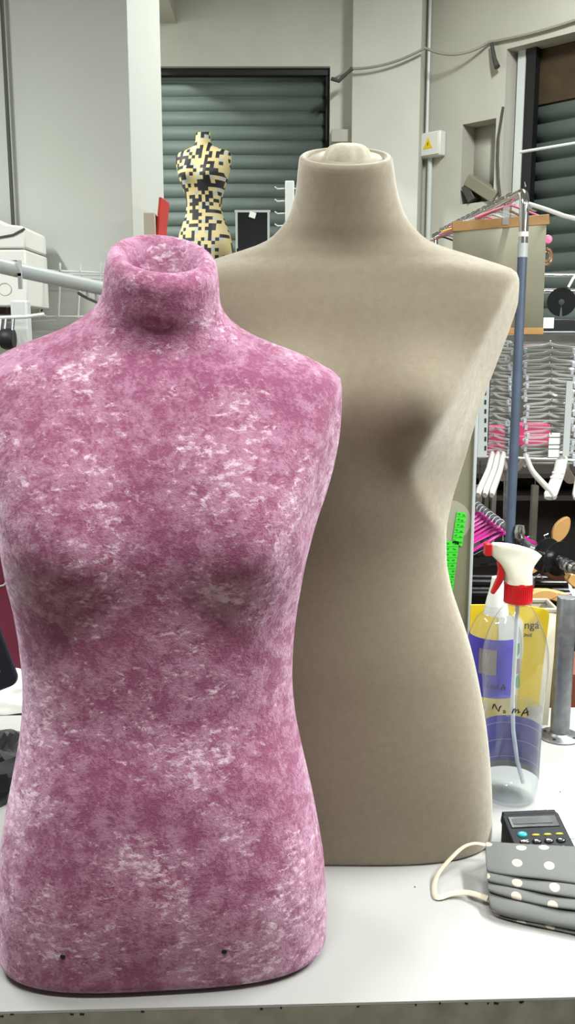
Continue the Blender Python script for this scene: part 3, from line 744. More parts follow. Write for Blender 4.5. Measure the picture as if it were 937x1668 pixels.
# wire basket on the wall behind the arm
yG = 3.38
def gp(px, py, dy=0): return at(px, py, yG+dy)
gr = thing('wire_rack', 'white wire rack on the column left of the pink neck', 'wire rack', gp(130, 470))
g0 = gp(130, 470)
gm = MB()
for (a, b) in (((66, 440), (180, 445)), ((70, 452), (180, 454)), ((95, 446), (180, 448)), ((20, 522), (75, 514)), ((0, 518), (75, 515)), ((75, 516), (180, 515)), ((0, 525), (90, 522))):
    MB().tube([gp(*a)-g0, gp(*b)-g0], .0035, 6).build('rail', 'whitemetal', gr)
for px in (67, 98, 131, 165): MB().tube([gp(px, 428)-g0, gp(px, 462)-g0, gp(px-3, 518)-g0], .0035, 6).build('upright', 'whitemetal', gr)
sc_ = thing('wall_screw', 'dark screw head in the column below the display arm', 'screw', at(67, 504, 3.49))
MB().lathe([(.0001, -.004), (.006, -.003), (.008, .004), (.0001, .004)], 12, Matrix.Rotation(PI/2, 4, 'X')).build('screw_head', 'ink', sc_)
# lower left white stand and black bits
st = thing('wall_bracket', 'white post below the wall unit with clipped dark fittings', 'bracket', at(35, 600, 3.1))
s0_ = at(35, 600, 3.1)
MB().box(at(36, 545, 3.1)-s0_, (.055, .05, .22)).build('post', 'whitemetal', st, bevel=.006)
MB().tube([at(-10, 518, 3.02)-s0_, at(42, 516, 3.02)-s0_, at(72, 512, 3.02)-s0_], .006, 8).build('rail', 'whitemetal', st)
MB().lathe([(.0001, -.02), (.03, -.02), (.034, -.01), (.034, .01), (.03, .02), (.0001, .02)], 24, Matrix.Translation(at(13, 552, 3.0)-s0_) @ Matrix.Rotation(PI/2, 4, 'Y')).build('dark_roller', 'black', st)
for px in (2, 10, 22):
    MB().tube([at(px, 520, 3.0)-s0_, at(px-4, 560, 2.98)-s0_], .005, 6).build('hook', 'steel', st)

# ------------------------------------------------------------------ left foreground: counter behind, monitor, cloth, papers
# maroon display board standing behind
mo = tag(MB().box((at(-60, 960, 1.75).x, 1.75, (at(0, 870-160, 1.75).z+TZ)/2), (.50, .015, at(0, 710, 1.75).z-TZ), (0, 0, 0)).build('maroon_board', 'maroon', bevel=.002), 'maroon board standing behind the tablet at left', 'board')
lt = thing('side_table', 'white side table behind the counter, under the maroon board', 'table', (-.85, 1.78, 0))
MB().box((0, 0, TZ-.015), (1.1, .36, .03)).build('tabletop', 'whitemetal', lt, bevel=.003)
for sx_ in (-1, 1):
    for sy in (-1, 1): MB().box((sx_*.5, sy*.15, (TZ-.03)/2), (.04, .04, TZ-.03)).build('leg', 'whitemetal', lt)
wl = thing('wire_loop_tag', 'thin grey looped wire in front of the maroon board', 'wire', at(5, 940, 1.738))
w0 = at(5, 940, 1.738)
MB().tube([at(8, 870, 1.738)-w0, at(12, 900, 1.738)-w0, at(12, 945, 1.738)-w0, at(6, 953, 1.738)-w0, at(-10, 957, 1.738)-w0], .0016, 6).build('wire', 'greymetal', wl)
# crumpled white paper bag
def crumple(name, m, c, sx_, sy_, sz_, seed, label, cat, amp=.25, fr=5.0):
    mb = MB(); nu_, nv = 36, 20; vs = []
    for j in range(nv+1):
        th = PI/2*j/nv
        for i in range(nu_):
            a = 2*PI*i/nu_
            dd = Vector((math.cos(a)*math.cos(th), math.sin(a)*math.cos(th), math.sin(th)))
            k = 1 + amp*noise.ridged_multi_fractal(dd*fr*.4 + Vector((seed, 0, 0)), 1.0, 2.0, 3, 1.0, 2.0)*.5 - amp*.5
            vs.append((spow(dd.x, .8)*sx_*k, spow(dd.y, .8)*sy_*k, max(0, dd.z*sz_*k)))
    fs = [(j*nu_+i, j*nu_+(i+1) % nu_, (j+1)*nu_+(i+1) % nu_, (j+1)*nu_+i) for j in range(nv) for i in range(nu_)]
    fs.append(tuple(reversed(range(nu_))))
    mb.add(vs, fs)
    return tag(mb.build(name, m, angle=25, loc=c), label, cat)
pw = atz(-30, 1150, TZ)
crumple('paper_bag', 'paper', (pw.x, pw.y+.02, TZ), .13, .06, .06, 3.1, 'crumpled white paper bag behind the black cloth at left', 'bag')
pc = atz(-40, 1270, TZ)
crumple('black_cloth', 'blackcloth', (pc.x-.01, pc.y-.01, TZ), .115, .075, .075, 8.2, 'crumpled black glossy cloth beside the pink hip at left', 'cloth', amp=.5)
# monitor
YM = 1.12
mc = at(33, 1112, YM)
mn = thing('tablet_screen', 'dark navy framed tablet whose lower corner shows at left', 'tablet', mc, rot=(R(-14), R(-19), R(10)))
wM, hM = .30, .20
rr = .012
pts = []
for (cx, cz, a0) in ((-rr, rr, -90), (-rr, hM-rr, 0), (-wM+rr, hM-rr, 90), (-wM+rr, rr, 180)):
    for k in range(7): a = R(a0+90*k/6); pts.append((cx+rr*math.cos(a), cz+rr*math.sin(a)))
MB().prism(pts, .014).build('case', 'navy', mn, bevel=.003)
MB().box((-wM/2, -.0075, hM/2+.004), (wM-.034, .001, hM-.036)).build('screen', 'screen', mn)
MB().box((-wM/2, .012, .004), (.12, .02, .05), (R(15), 0, 0)).build('rear_foot', 'navy', mn)
MB().tube([(-wM/2, .012, .02), (-wM/2, .09, -(mc.z-TZ)+.012)], .010, 10).build('stand_arm', 'navy', mn)

# ------------------------------------------------------------------ spray bottle (front)
def bottle_prof(s, k=1.0, h=1.0):
    return [(r*k, z*h) for r, z in s]
bc = atz(829, 1297, TZ)
YBt = bc.y; mpp = depth(1150, YBt)
zb = lambda py: at(829, py, YBt).z - TZ
def rb(px, py): return px*depth(py, YBt)
prof = [(.0001, .004), (rb(20, 1290), .003), (rb(38, 1300), .001), (rb(43, 1290), .006), (rb(46, 1270), zb(1270)), (rb(46.5, 1240), zb(1240)), (rb(47, 1200), zb(1200)),
        (rb(48.5, 1150), zb(1150)), (rb(51.5, 1110), zb(1110)), (rb(53.5, 1080), zb(1080)), (rb(52.5, 1060), zb(1060)), (rb(47, 1035), zb(1035)), (rb(38, 1012), zb(1012)), (rb(29, 996), zb(996)), (rb(22, 986), zb(986)), (rb(19.5, 980), zb(980)), (rb(19.5, 965), zb(965))]
ztop = zb(965)
def smooth_prof(p, n=60):
    # chord parametrised smoothing
    t = [0]
    for i in range(1, len(p)): t.append(t[-1]+math.hypot(p[i][0]-p[i-1][0], p[i][1]-p[i-1][1]))
    rx = [(t[i], p[i][0]) for i in range(len(p))]; rz_ = [(t[i], p[i][1]) for i in range(len(p))]
    return [(interp(rx, t[-1]*k/n), interp(rz_, t[-1]*k/n)) for k in range(n+1)]
prs = smooth_prof(prof)
def rad_at(z):
    for i in range(8, len(prs)-1):
        if prs[i][1] <= z <= prs[i+1][1]:
            t = (z-prs[i][1])/(prs[i+1][1]-prs[i][1]+1e-9); return prs[i][0]*(1-t)+prs[i+1][0]*t
    return prs[10][0]
sb = thing('spray_bottle', 'clear spray bottle with ivory head and red trigger right of the beige form', 'spray bottle', (bc.x, bc.y, TZ))
def lathe_open(p, seg=48):
    mb = MB(); vs = []; fs = []
    for r, z in p:
        for k in range(seg): vs.append((r*math.cos(2*PI*k/seg), r*math.sin(2*PI*k/seg), z))
    for i in range(len(p)-1):
        for k in range(seg): fs.append((i*seg+k, i*seg+(k+1) % seg, (i+1)*seg+(k+1) % seg, (i+1)*seg+k))
    return mb.add(vs, fs)
lathe_open(prs).build('bottle_shell', 'pet', sb, angle=60)
# water inside to the water line
zw = zb(1150)
wp = [(.0001, .0055)] + [(r-.0015, z+.0015) for r, z in prs if .003 < z < zw and r > .02] + [(rad_at(zw)-.0015, zw), (.0001, zw)]
lathe_open(wp).build('water', 'water', sb, angle=40)
def label_band(z0, z1, a0, a1, m, name, parent, off=.0004, rad=None, seg=30):
    mb = MB(); vs = []; fs = []; nz = 6; rad = rad or rad_at
    for j in range(nz+1):
        z = z0+(z1-z0)*j/nz; r = rad(z)+off
        for k in range(seg+1):
            a = a0+(a1-a0)*k/seg; vs.append((r*math.cos(a), r*math.sin(a), z))
    for j in range(nz):
        for k in range(seg): fs.append((j*(seg+1)+k, j*(seg+1)+k+1, (j+1)*(seg+1)+k+1, (j+1)*(seg+1)+k))
    return mb.add(vs, fs).build(name, m, parent, angle=60)
# label is on the rear of the bottle seen through, wraps far side and left
lo_, hi_ = R(12), R(205)
la = label_band(zb(1262)+.003, zb(1190)+.006, R(-8), R(200), 'purple', 'label', sb)
label_band(zb(1262)-.006, zb(1262)+.003, R(-8), R(200), 'labelgrey', 'label_foot', sb)
for py in (1200, 1228, 1256):
    label_band(zb(py)+.004, zb(py)+.0052, R(-8), R(200), 'purplelight', 'label_line', sb, off=-.0003)
# dip tube
MB().tube([(0, 0, ztop), (-.001, 0, zb(1140)), (.002, 0, zb(1190)), (.010, 0, zb(1240)), (.020, 0, zb(1275))], .0030, 10).build('dip_tube', 'tube', sb)
# neck ring, collar
MB().lathe([(rb(21, 980), zb(983)), (rb(23.5, 980), zb(982)), (rb(23.5, 980), zb(979)), (rb(21, 980), zb(978))], 40).build('neck_ring', 'pet', sb)
col_r = rb(22.5, 965)
MB().lathe([(col_r*.9, zb(981)), (col_r*1.02, zb(980)), (col_r*.97, zb(950)), (col_r*.92, zb(947)), (.0001, zb(947))], 48).build('collar', 'red', sb, angle=50)
rbm = MB()
for k in range(40):
    a = 2*PI*k/40; rbm.box((col_r*math.cos(a), col_r*math.sin(a), (zb(978)+zb(951))/2), (.0010, .0007, zb(951)-zb(978)), (0, 0, a))
rbm.build('collar_ribs', 'red', sb)['kind'] = 'stuff'
# spray head: cross sections stacked along z, outline from the photo
def hx(px, py): return (px-829)*depth(py, YBt)
rowsH = [(949, 808, 850, .018), (940, 807.5, 849.5, .0175), (930, 804, 849, .015), (920, 798, 853, .013), (912, 791, 859, .011), (905, 783.5, 864.5, .0095), (899, 781, 857, .009), (894, 781, 846, .009), (889, 781, 829, .0085), (886, 781.5, 812, .0075), (884.5, 783, 800, .005)]
vs = []; seg = 28
for py, a, b, hd in rowsH:
    xa, xb = hx(a, py), hx(b, py); cx = (xa+xb)/2; hw_ = (xb-xa)/2; z = zb(py)
    for k in range(seg):
        t = 2*PI*k/seg; vs.append((cx+hw_*spow(math.cos(t), .62), hd*spow(math.sin(t), .7), z))
nr = len(rowsH)
fs = [(i*seg+k, i*seg+(k+1) % seg, (i+1)*seg+(k+1) % seg, (i+1)*seg+k) for i in range(nr-1) for k in range(seg)]
fs += [tuple(reversed(range(seg))), tuple(range((nr-1)*seg, nr*seg))]
MB().add(vs, fs).build('spray_head', 'spraywhite', sb, bevel=.0008, angle=45)
MB().box((hx(776, 893), 0, zb(894.5)), (hx(781.5, 890)-hx(770.5, 890), .015, zb(885)-zb(904.5))).build('nozzle', 'red', sb, bevel=.0015)
trp = [(792, 915), (795, 928), (793, 942), (788, 955), (784, 966), (789, 967), (796, 957), (802, 947), (805, 937), (802, 927), (796, 916)]
MB().prism([(hx(x, y), zb(y)) for x, y in trp], .010).build('trigger', 'red', sb, bevel=.0012)
# handwriting "No.ma" as strokes on the front of the shell
def stroke(parent, name, lines, pyc, rad, YB_, cx0, w=.0010):
    mb = MB()
    for ln in lines:
        pts = []
        for px, py in ln:
            z = at(cx0, py, YB_).z-TZ; x = (px-cx0)*depth(py, YB_)
            r = rad(z)+.0006; x = max(-r*.97, min(r*.97, x))
            pts.append((x, -math.sqrt(r*r-x*x), z))
        mb.tube(pts, w, 6)
    mb.build(name, 'ink', parent)['label'] = 'black handwritten marks on the bottle'
dy_ = 8
NM = [[(789, 1143), (790, 1136), (791, 1134), (794, 1140), (797, 1144), (798, 1137), (800, 1134)], [(803, 1141), (806, 1141), (806, 1144), (803, 1144)],
      [(816, 1143), (818, 1136), (820, 1135), (820, 1142), (823, 1136), (825, 1136), (825, 1142), (828, 1140)], [(830, 1147), (834, 1139), (838, 1134), (839, 1139), (841, 1146)], [(831, 1143), (836, 1142), (842, 1140)]]
NM = [[(x, y+dy_*0) for x, y in l] for l in NM]
stroke(sb, 'handwriting', NM, 1140, rad_at, YBt, 829)

# second bottle (behind) with white cap
b2 = atz(799, 1218, TZ); YB2 = b2.y
zb2 = lambda py: at(799, py, YB2).z-TZ
r2 = lambda px, py: px*depth(py, YB2)
prof2 = [(.0001, .004), (r2(34, 1200), .001), (r2(40, 1200), .006), (r2(42, 1180), zb2(1180)), (r2(43, 1100), zb2(1100)), (r2(44, 1060), zb2(1060)), (r2(43, 1040), zb2(1040)), (r2(37, 1018), zb2(1018)), (r2(28, 1003), zb2(1003)), (r2(20, 995), zb2(995)), (r2(18, 985), zb2(985))]
prs2 = smooth_prof(prof2)
def rad2(z):
    for i in range(6, len(prs2)-1):
        if prs2[i][1] <= z <= prs2[i+1][1]: return prs2[i][0]
    return prs2[12][0]
sb2 = thing('squeeze_bottle', 'clear bottle with blue purple label and white cap, behind the spray bottle', 'bottle', (b2.x, b2.y, TZ))
lathe_open(prs2).build('bottle_shell', 'pet', sb2, angle=60)
label_band(zb2(1122), zb2(1030), R(165), R(300), 'purple', 'label', sb2, rad=rad2)['label'] = 'blue purple wraparound label'
label_band(zb2(1085), zb2(1045), R(225), R(262), 'labelgrey', 'label_picture', sb2, rad=rad2, off=.0009)
MB().lathe([(r2(20, 990), zb2(1000)), (r2(20, 990), zb2(996)), (r2(16, 980), zb2(975)), (r2(11, 960), zb2(955)), (r2(9, 945), zb2(940)), (.0001, zb2(937))], 36).build('cap', 'whiteplastic', sb2)
stroke(sb2, 'handwriting', [[(780, 1105), (782, 1098), (784, 1104), (787, 1098), (788, 1105)], [(791, 1106), (793, 1099), (795, 1106), (797, 1099), (799, 1107)], [(802, 1108), (806, 1099), (808, 1108)], [(803, 1105), (809, 1104)]], 1100, rad2, YB2, 799)

# ------------------------------------------------------------------ beige bin and yellow sign behind the bottles
fb = atz(885, 1184, TZ)
zt_b = at(885, 992, fb.y).z-TZ
xr = at(903, 1100, fb.y).x; xl = at(815, 1100, fb.y).x
bn = thing('storage_bin', 'beige plastic storage bin at the back of the counter behind the bottles', 'bin', ((xl+xr)/2, fb.y+.035, TZ))
wB = xr-xl; n = 4
vs = []
for (z, k) in ((0, .90), (zt_b-.008, 1.0)):
    for sx_, sy in ((-1, -1), (1, -1), (1, 1), (-1, 1)): vs.append((sx_*wB/2*k, sy*.03*k, z))
MB().add(vs, [(3, 2, 1, 0), (0, 1, 5, 4), (1, 2, 6, 5), (2, 3, 7, 6), (3, 0, 4, 7)]).build('bin_body', 'cream', bn, solid=.003)
rim = MB()
for (c, dd) in (((0, -.03, zt_b-.004), (wB+.004, .005, .008)), ((0, .03, zt_b-.004), (wB+.004, .005, .008)), ((-wB/2, 0, zt_b-.004), (.005, .06, .008)), ((wB/2, 0, zt_b-.004), (.005, .06, .008))): rim.box(c, dd)
rim.build('bin_rim', 'cream', bn, bevel=.002)
ys = fb.y-.014
def sgp(px, py): p = at(px, py, ys); return (p.x, p.z)
cor = [(763, 1150), (767, 985), (843, 984), (850, 985), (888, 992), (894, 996), (895, 1004), (884, 1088), (878, 1150)]
sp = [sgp(*c) for c in cor]; sc0 = sgp(825, 1150)
sgn = thing('yellow_sign', 'yellow sign card with green print leaning on the bin behind the bottles', 'sign', (sc0[0], ys, sc0[1]))
rel = lambda px, py: (sgp(px, py)[0]-sc0[0], sgp(px, py)[1]-sc0[1])
MB().prism([rel(*c) for c in cor], .003).build('card', 'yellow', sgn)
MB().prism([rel(*c) for c in ((812, 1130), (812, 1002), (843, 1002), (852, 1012), (852, 1060), (846, 1100), (840, 1130))], .001, Matrix.Translation((0, -.0022, 0))).build('white_panel', 'paper', sgn)
MB().prism([rel(*c) for c in ((833, 1060), (840, 1050), (846, 1046), (846, 1062), (840, 1071), (834, 1068))], .0006, Matrix.Translation((0, -.0031, 0))).build('leaf_print', 'leafgreen', sgn)
MB().prism([rel(*c) for c in ((836, 1108), (845, 1096), (847, 1118), (841, 1120))], .0006, Matrix.Translation((0, -.0031, 0))).build('leaf_print', 'leafgreen', sgn)
MB().prism([rel(*c) for c in ((832, 1073), (846, 1072), (846, 1096), (833, 1097))], .0006, Matrix.Translation((0, -.0031, 0))).build('picture_print', 'labelgrey', sgn)
TXT = Matrix.Rotation(PI/2, 4, 'X')
x_, z__ = rel(866, 1018)
text_mesh('lettering', 'ngá', .019, 'ink', sgn, Matrix.Translation((x_, -.0022, z__)) @ TXT)
x_, z__ = rel(858, 1034)
text_mesh('lettering', 'Unid', .009, 'ink', sgn, Matrix.Translation((x_, -.0022, z__)) @ TXT)
# support ledge for sign: it stands on the counter -> foot strip
a_ = sgp(770, 1150)
MB().box((0, .0, (TZ-sc0[1])/2), (.07, .003, sc0[1]-TZ), (0, 0, 0)).build('card_foot', 'yellow', sgn)

# ------------------------------------------------------------------ steel post with flange
pf = atz(911, 1200, TZ)
zp = lambda py: at(911, py, pf.y).z-TZ
post = thing('steel_post', 'round galvanised steel post with flange screwed to the counter', 'post', (pf.x+.0005, pf.y, TZ))
rp_ = 15.5*depth(1100, pf.y)
ht = at(921, 972, pf.y).z-TZ
MB().lathe([(rp_, .003), (rp_, ht-.001), (rp_*.95, ht), (.0001, ht)], 40).build('tube', 'steel', post, angle=50)
rf = 34*depth(1200, pf.y)
MB().lathe([(.0001, 0), (rf, 0), (rf, .002), (rf*.95, .0035), (rp_*1.25, .004), (rp_*1.1, .007), (rp_, .009)], 44).build('flange', 'steel', post, angle=50)
for k in range(4):
    a = PI/4+k*PI/2+R(10)
    MB().lathe([(.0001, .0033), (.0032, .0035), (.0024, .0050), (.0001, .0054)], 12, Matrix.Translation((rf*.72*math.cos(a), rf*.72*math.sin(a), 0))).build('screw', 'ink', post)

# ------------------------------------------------------------------ calculator
k0 = atz(814, 1324, TZ+.040); k1 = atz(905, 1324, TZ)
kf0 = atz(842, 1385, TZ)
ang = math.atan2(k1.y-k0.y, k1.x-k0.x)
cal = thing('pocket_calculator', 'dark pocket calculator lying behind the face mask', 'calculator', (k0.x, k0.y, TZ), R(5))
cw, cl_, ch = .078, .120, .012
ctr = Vector((cw/2, -cl_/2, 0))
rr = .008; pts = []
for (cx, cy, a0) in ((cw-rr, -rr, 0), (rr, -rr, 90), (rr, -cl_+rr, 180), (cw-rr, -cl_+rr, 270)):
    for k in range(6): a = R(a0+90*k/5); pts.append((cx+rr*math.cos(a), cy+rr*math.sin(a)))
XY = Matrix(((1, 0, 0, 0), (0, 0, 1, 0), (0, 1, 0, 0), (0, 0, 0, 1)))   # xz polygon -> xy
tiltc = Matrix.Rotation(R(15), 4, 'X')
mt = Matrix.Translation((0, 0, .036)) @ Matrix.Translation((0, 0, 0)) @ tiltc
def cm(v): return mt @ Matrix.Translation(v)
MB().prism(pts, ch, cm((0, 0, 0)) @ XY).build('case', 'charcoal', cal, bevel=.0025)
wv_ = [(.003, -.001), (cw-.003, -.001)]
tq = math.tan(R(15)); zz0 = .036-.006
MB().add([(.003, -.002, 0), (cw-.003, -.002, 0), (cw-.003, -.108, 0), (.003, -.108, 0), (.003, -.002, zz0-.001), (cw-.003, -.002, zz0-.001), (cw-.003, -.108, max(.001, zz0-.108*tq)), (.003, -.108, max(.001, zz0-.108*tq))],
    [(0, 1, 2, 3), (4, 7, 6, 5), (0, 4, 5, 1), (1, 5, 6, 2), (2, 6, 7, 3), (3, 7, 4, 0)]).build('wedge_base', 'charcoal', cal, bevel=.002)
MB().box((cw/2, -.020, ch/2+.0006), (.064, .019, .0012), None, mt).build('display_bezel', 'blackgloss', cal, bevel=.0005)
MB().box((cw/2-.002, -.019, ch/2+.0014), (.052, .010, .0006), None, mt).build('display', 'lcd', cal)
MB().tube([(.004, -.003, .001), (cw-.004, -.003, .001)], .0062, 12, mtx=mt).build('rear_hinge', 'charcoal', cal)
def key(x, y, w_, d_, m, txt=None, h=.0022):
    o = MB().lathe([(.0001, h), (.62, h), (.9, h*.75), (1, 0)][::-1], 20, mt @ Matrix.Translation((x, y, ch/2)) @ Matrix.Diagonal((w_/2, d_/2, 1, 1))).build('key', m, cal, angle=60)
    if txt: text_mesh('key_mark', txt, .0048, 'whiteplastic', o, mt @ Matrix.Translation((x, y, ch/2+h+.0001)), .0001)
    return o
key(.017, -.041, .0135, .0095, 'teal')['label'] = 'teal key'
for i in range(3): key(.034+.0155*i, -.043, .011, .0035, 'yellowkey', None, .0015)
txts = ['MRC', 'M-', 'M+', '÷', '7', '8', '9', '×', '4', '5', '6', '-', '1', '2', '3', '+', '0', '.', '=', '%']
for r_ in range(5):
    for c in range(4):
        key(.016+.0158*c, -.054-.0125*r_, .0125, .0085, 'blackgloss', txts[r_*4+c])
# small pale card under it
cp = atz(922, 1345, TZ)
tag(MB().box((cp.x+.01, cp.y+.005, TZ+.0006), (.055, .08, .001), (0, 0, R(-4))).build('paper_slip', 'card' if False else 'paper'), 'pale paper slip on the counter right of the calculator', 'paper')

# ------------------------------------------------------------------ face mask
m_tl = atz(791, 1371, TZ); 
YMk = atz(800, 1480, TZ).y
mk = thing('face_mask', 'grey polka dot pleated cloth face mask lying on the counter', 'face mask', (atz(800, 1490, TZ).x, atz(800, 1490, TZ).y, TZ), R(-3))
org = mk.location.copy()
# rows of the sheet, back edge to front hem: (row at the left end, row at the right end, height above the counter)
nx = 60; XL, XR = 791, 1015
RW = [(1370, 1382, .0330), (1382, 1398, .0335), (1396, 1415, .0325), (1408, 1432, .0310), (1416, 1446, .0300),
      (1418, 1448, .0285), (1416, 1445, .0262), (1421, 1450, .0265), (1428, 1460, .0255), (1434, 1470, .0245),
      (1435, 1472, .0230), (1433, 1469, .0205), (1438, 1475, .0208), (1444, 1484, .0200), (1450, 1493, .0190),
      (1451, 1495, .0175), (1449, 1492, .0150), (1455, 1498, .0152), (1463, 1508, .0140), (1472, 1518, .0120),
      (1480, 1526, .0090), (1482, 1528, .0065), (1481, 1527, .0045), (1486, 1532, .0040), (1490, 1536, .0020)]
XI = [0, 0, 0, 1, 2, 3, 4, 3, 2, 3, 4, 5, 4, 3, 4, 5, 6, 5, 5, 7, 9, 12, 14, 14, 16]
def mask_pt(i, j):
    u = i/nx; yl, yr, h = RW[j]
    px = XL+XI[j]*(1-u) + (XR-XL)*u; py = yl + (yr-yl)*u**.75 + 1.2*math.sin(u*7+j*.35)*min(1, j/5)
    hz = h*(1+.12*math.sin(u*PI)) + .0006*math.sin(u*11+j)
    p = atz(px, py, TZ+max(.0015, hz)) - org
    return Matrix.Rotation(R(3), 3, 'Z') @ p
vs = []; fs = []
for j in range(len(RW)):
    for i in range(nx+1): vs.append(mask_pt(i, j))
for j in range(len(RW)-1):
    for i in range(nx): fs.append((j*(nx+1)+i, j*(nx+1)+i+1, (j+1)*(nx+1)+i+1, (j+1)*(nx+1)+i))
me = bpy.data.meshes.new('cloth'); me.from_pydata([tuple(v) for v in vs], [], fs); me.update()
uvl = me.uv_layers.new(name='UVMap')
arc = [0]
for j in range(1, len(RW)): arc.append(arc[-1]+(vs[j*(nx+1)+30]-vs[(j-1)*(nx+1)+30]).length)
wid = (vs[nx]-vs[0]).length
for p in me.polygons:
    p.use_smooth = True
    for li in p.loop_indices:
        vi = me.loops[li].vertex_index; j, i = divmod(vi, nx+1)
        uvl.data[li].uv = (i/nx*wid/.040+.25, arc[j]/.048+.02)
me.materials.append(M['dots'])
cl = bpy.data.objects.new('pleated_cloth', me); C.objects.link(cl); cl.parent = mk
q = cl.modifiers.new('solid', 'SOLIDIFY'); q.thickness = .0014; q.offset = -1
q = cl.modifiers.new('sub', 'SUBSURF'); q.levels = 1; q.render_levels = 1
# back layer of the mask under the pleats
vs = []; fs = []
for j, (yl, yr, h) in enumerate(((1371, 1383, .031), (1392, 1402, .012), (1404, 1420, .001), (1484, 1530, .001))):
    for i in range(nx+1):
        u = i/nx; vs.append(Matrix.Rotation(R(3), 3, 'Z') @ (atz(XL+(2+3*j)*(1-u)+(XR-XL)*u, yl+(yr-yl)*u**.75, TZ+h)-org))
for j in range(3):
    for i in range(nx): fs.append((j*(nx+1)+i, j*(nx+1)+i+1, (j+1)*(nx+1)+i+1, (j+1)*(nx+1)+i))
MB().add(vs, fs).build('back_layer', 'labelgrey', mk, solid=.001)
# ear loop
def lp(px, py, z): return atz(px, py, TZ+z)-org
mrot = Matrix.Rotation(R(3), 4, 'Z')
LP = [lp(796, 1378, .033), lp(775, 1374, .032), lp(755, 1380, .028), lp(735, 1398, .020), lp(716, 1420, .010), lp(708, 1440, .004), lp(709, 1458, .003), lp(716, 1462, .003), lp(735, 1456, .005), lp(758, 1454, .007), lp(775, 1457, .009), lp(795, 1464, .010)]
LP = [mrot @ v for v in LP]
def cat_rom(P, n=6):
    out = []
    for i in range(len(P)-1):
        p0 = P[max(i-1, 0)]; p1 = P[i]; p2 = P[i+1]; p3 = P[min(i+2, len(P)-1)]
        for k in range(n):
            t = k/n; out.append(.5*((2*p1)+(p2-p0)*t+(2*p0-5*p1+4*p2-p3)*t*t+(3*p1-p0-3*p2+p3)*t**3))
    out.append(P[-1]); return out
MB().tube(cat_rom(LP), .0036, 10, flat=.35).build('ear_loop', 'loop', mk, angle=60)

# ------------------------------------------------------------------ glass pane with painted olive reflection and aluminium edge, clear disc, green tags
yO = 1.85
o_top = at(778, 560, yO).z; xO = at(768, 850, yO).x
bd = thing('glass_pane', 'glass pane with painted olive grey reflection and aluminium edge behind the beige waist', 'board', (xO, yO, 0))
wO = .30
MB().box((-wO/2, 0, (o_top+.35)/2), (wO, .012, o_top-.35)).build('sheet', 'olive', bd)
MB().box((.001, -.002, (o_top+.35)/2), (.006, .020, o_top-.35)).build('edge_trim', 'greymetal', bd, bevel=.001)
MB().box((-wO, -.002, (o_top+.35)/2), (.006, .020, o_top-.35)).build('edge_trim', 'greymetal', bd, bevel=.001)
for x in (-.02, -wO+.02): MB().box((x, 0, .20), (.02, .02, .40)).build('support_leg', 'greymetal', bd)
for x in (-.02, -wO+.02): MB().box((x, 0, .01), (.03, .22, .02)).build('foot', 'greymetal', bd)
cc = at(733, 880, yO-.02)
cc = at(732, 848, yO)
tag(MB().lathe([(.0001, -.0006), (depth(880, yO)*34, -.0006), (depth(880, yO)*34, .0006), (.0001, .0006)], 56, Matrix.Translation(cc+Vector((0, -.0066, 0))) @ Matrix.Rotation(PI/2, 4, 'X')).build('round_sleeve', 'discmat'), 'pale round paper disc stuck on the olive panel', 'disc')
def tagsheet(corners, label, rows_, cols):
    c0 = at(*corners[0], yO-.0085)
    t = thing('price_label_strip', label, 'label strip', c0)
    pts = [at(*c, yO-.0085)-c0 for c in corners]
    MB().prism([(p.x, p.z) for p in pts], .001).build('sheet', 'green', t)
    mb = MB()
    for i in range(rows_):
        f = (i+.5)/rows_
        a = pts[0].lerp(pts[3], f); b = pts[1].lerp(pts[2], f)
        for k in range(cols):
            c_ = a.lerp(b, (k+.5)/cols)
            for q_ in range(2):
                mb.box((c_.x + random.uniform(-.002, .002), -.0008, c_.z + .002*q_), ((b-a).length/cols*.45, .0004, .0009))
        mb.box(((a.x+b.x)/2, -.0007, a.z+ (pts[3].z-pts[0].z)/rows_*.5), ((b-a).length*.96, .0003, .0005))
    mb.build('printing', 'darkgreenink', t)['kind'] = 'stuff'
    return t
tagsheet([(745, 833), (760, 836), (753, 890), (737, 884)], 'upper bright green price label strip on the olive panel', 6, 2)
tagsheet([(724, 881), (748, 882), (738, 962), (724, 962)], 'lower bright green price label strip on the olive panel', 9, 2)

# ------------------------------------------------------------------ garment rack
YR = 2.6
pt_ = at(856, 312, YR)                       # top of the near upright
zr = pt_.z
rb_ = atz(709, 384, zr)                      # far end of the rail
rk = thing('garment_rack', 'chrome garment rack with blue grey film on its near post', 'garment rack', (pt_.x, pt_.y, 0))
o3 = Vector((pt_.x, pt_.y, 0))
xb = at(848, 600, YR).x
r0 = .0125
dirr = (rb_-pt_); dirr.z = 0; dl = dirr.length; dirr.normalize()
# rounded corner + rail
arcp = []
for k in range(9):
    a = PI/2*k/8
    arcp.append(Vector((0, 0, zr-.035)) + dirr*(.035-.035*math.cos(a)) + Vector((0, 0, .035*math.sin(a))))
MB().tube([(0, 0, zr-.14)] + arcp + [dirr*dl + Vector((0, 0, zr))], r0, 16).build('top_rail', 'chrome', rk, angle=50)
MB().tube([(0, 0, .05), (0, 0, zr-.155)], r0*1.05, 18).build('film_wrapped_post', 'blue', rk, angle=50)
MB().tube([(0, 0, zr-.172), (0, 0, zr-.135)], r0*1.15, 16).build('collar', 'greymetal', rk)
MB().tube([(0, 0, zr-.118), (0, 0, zr-.105)], r0*1.12, 16).build('white_band', 'whiteplastic', rk)
MB().tube([dirr*dl + Vector((0, 0, .05)), dirr*dl + Vector((0, 0, zr-.01))], r0, 16).build('far_post', 'chrome', rk)
MB().tube([(0, 0, zr+.012), (-.003, 0, zr+.025)], [.003, .001], 6).build('rail_pin', 'steel', rk)
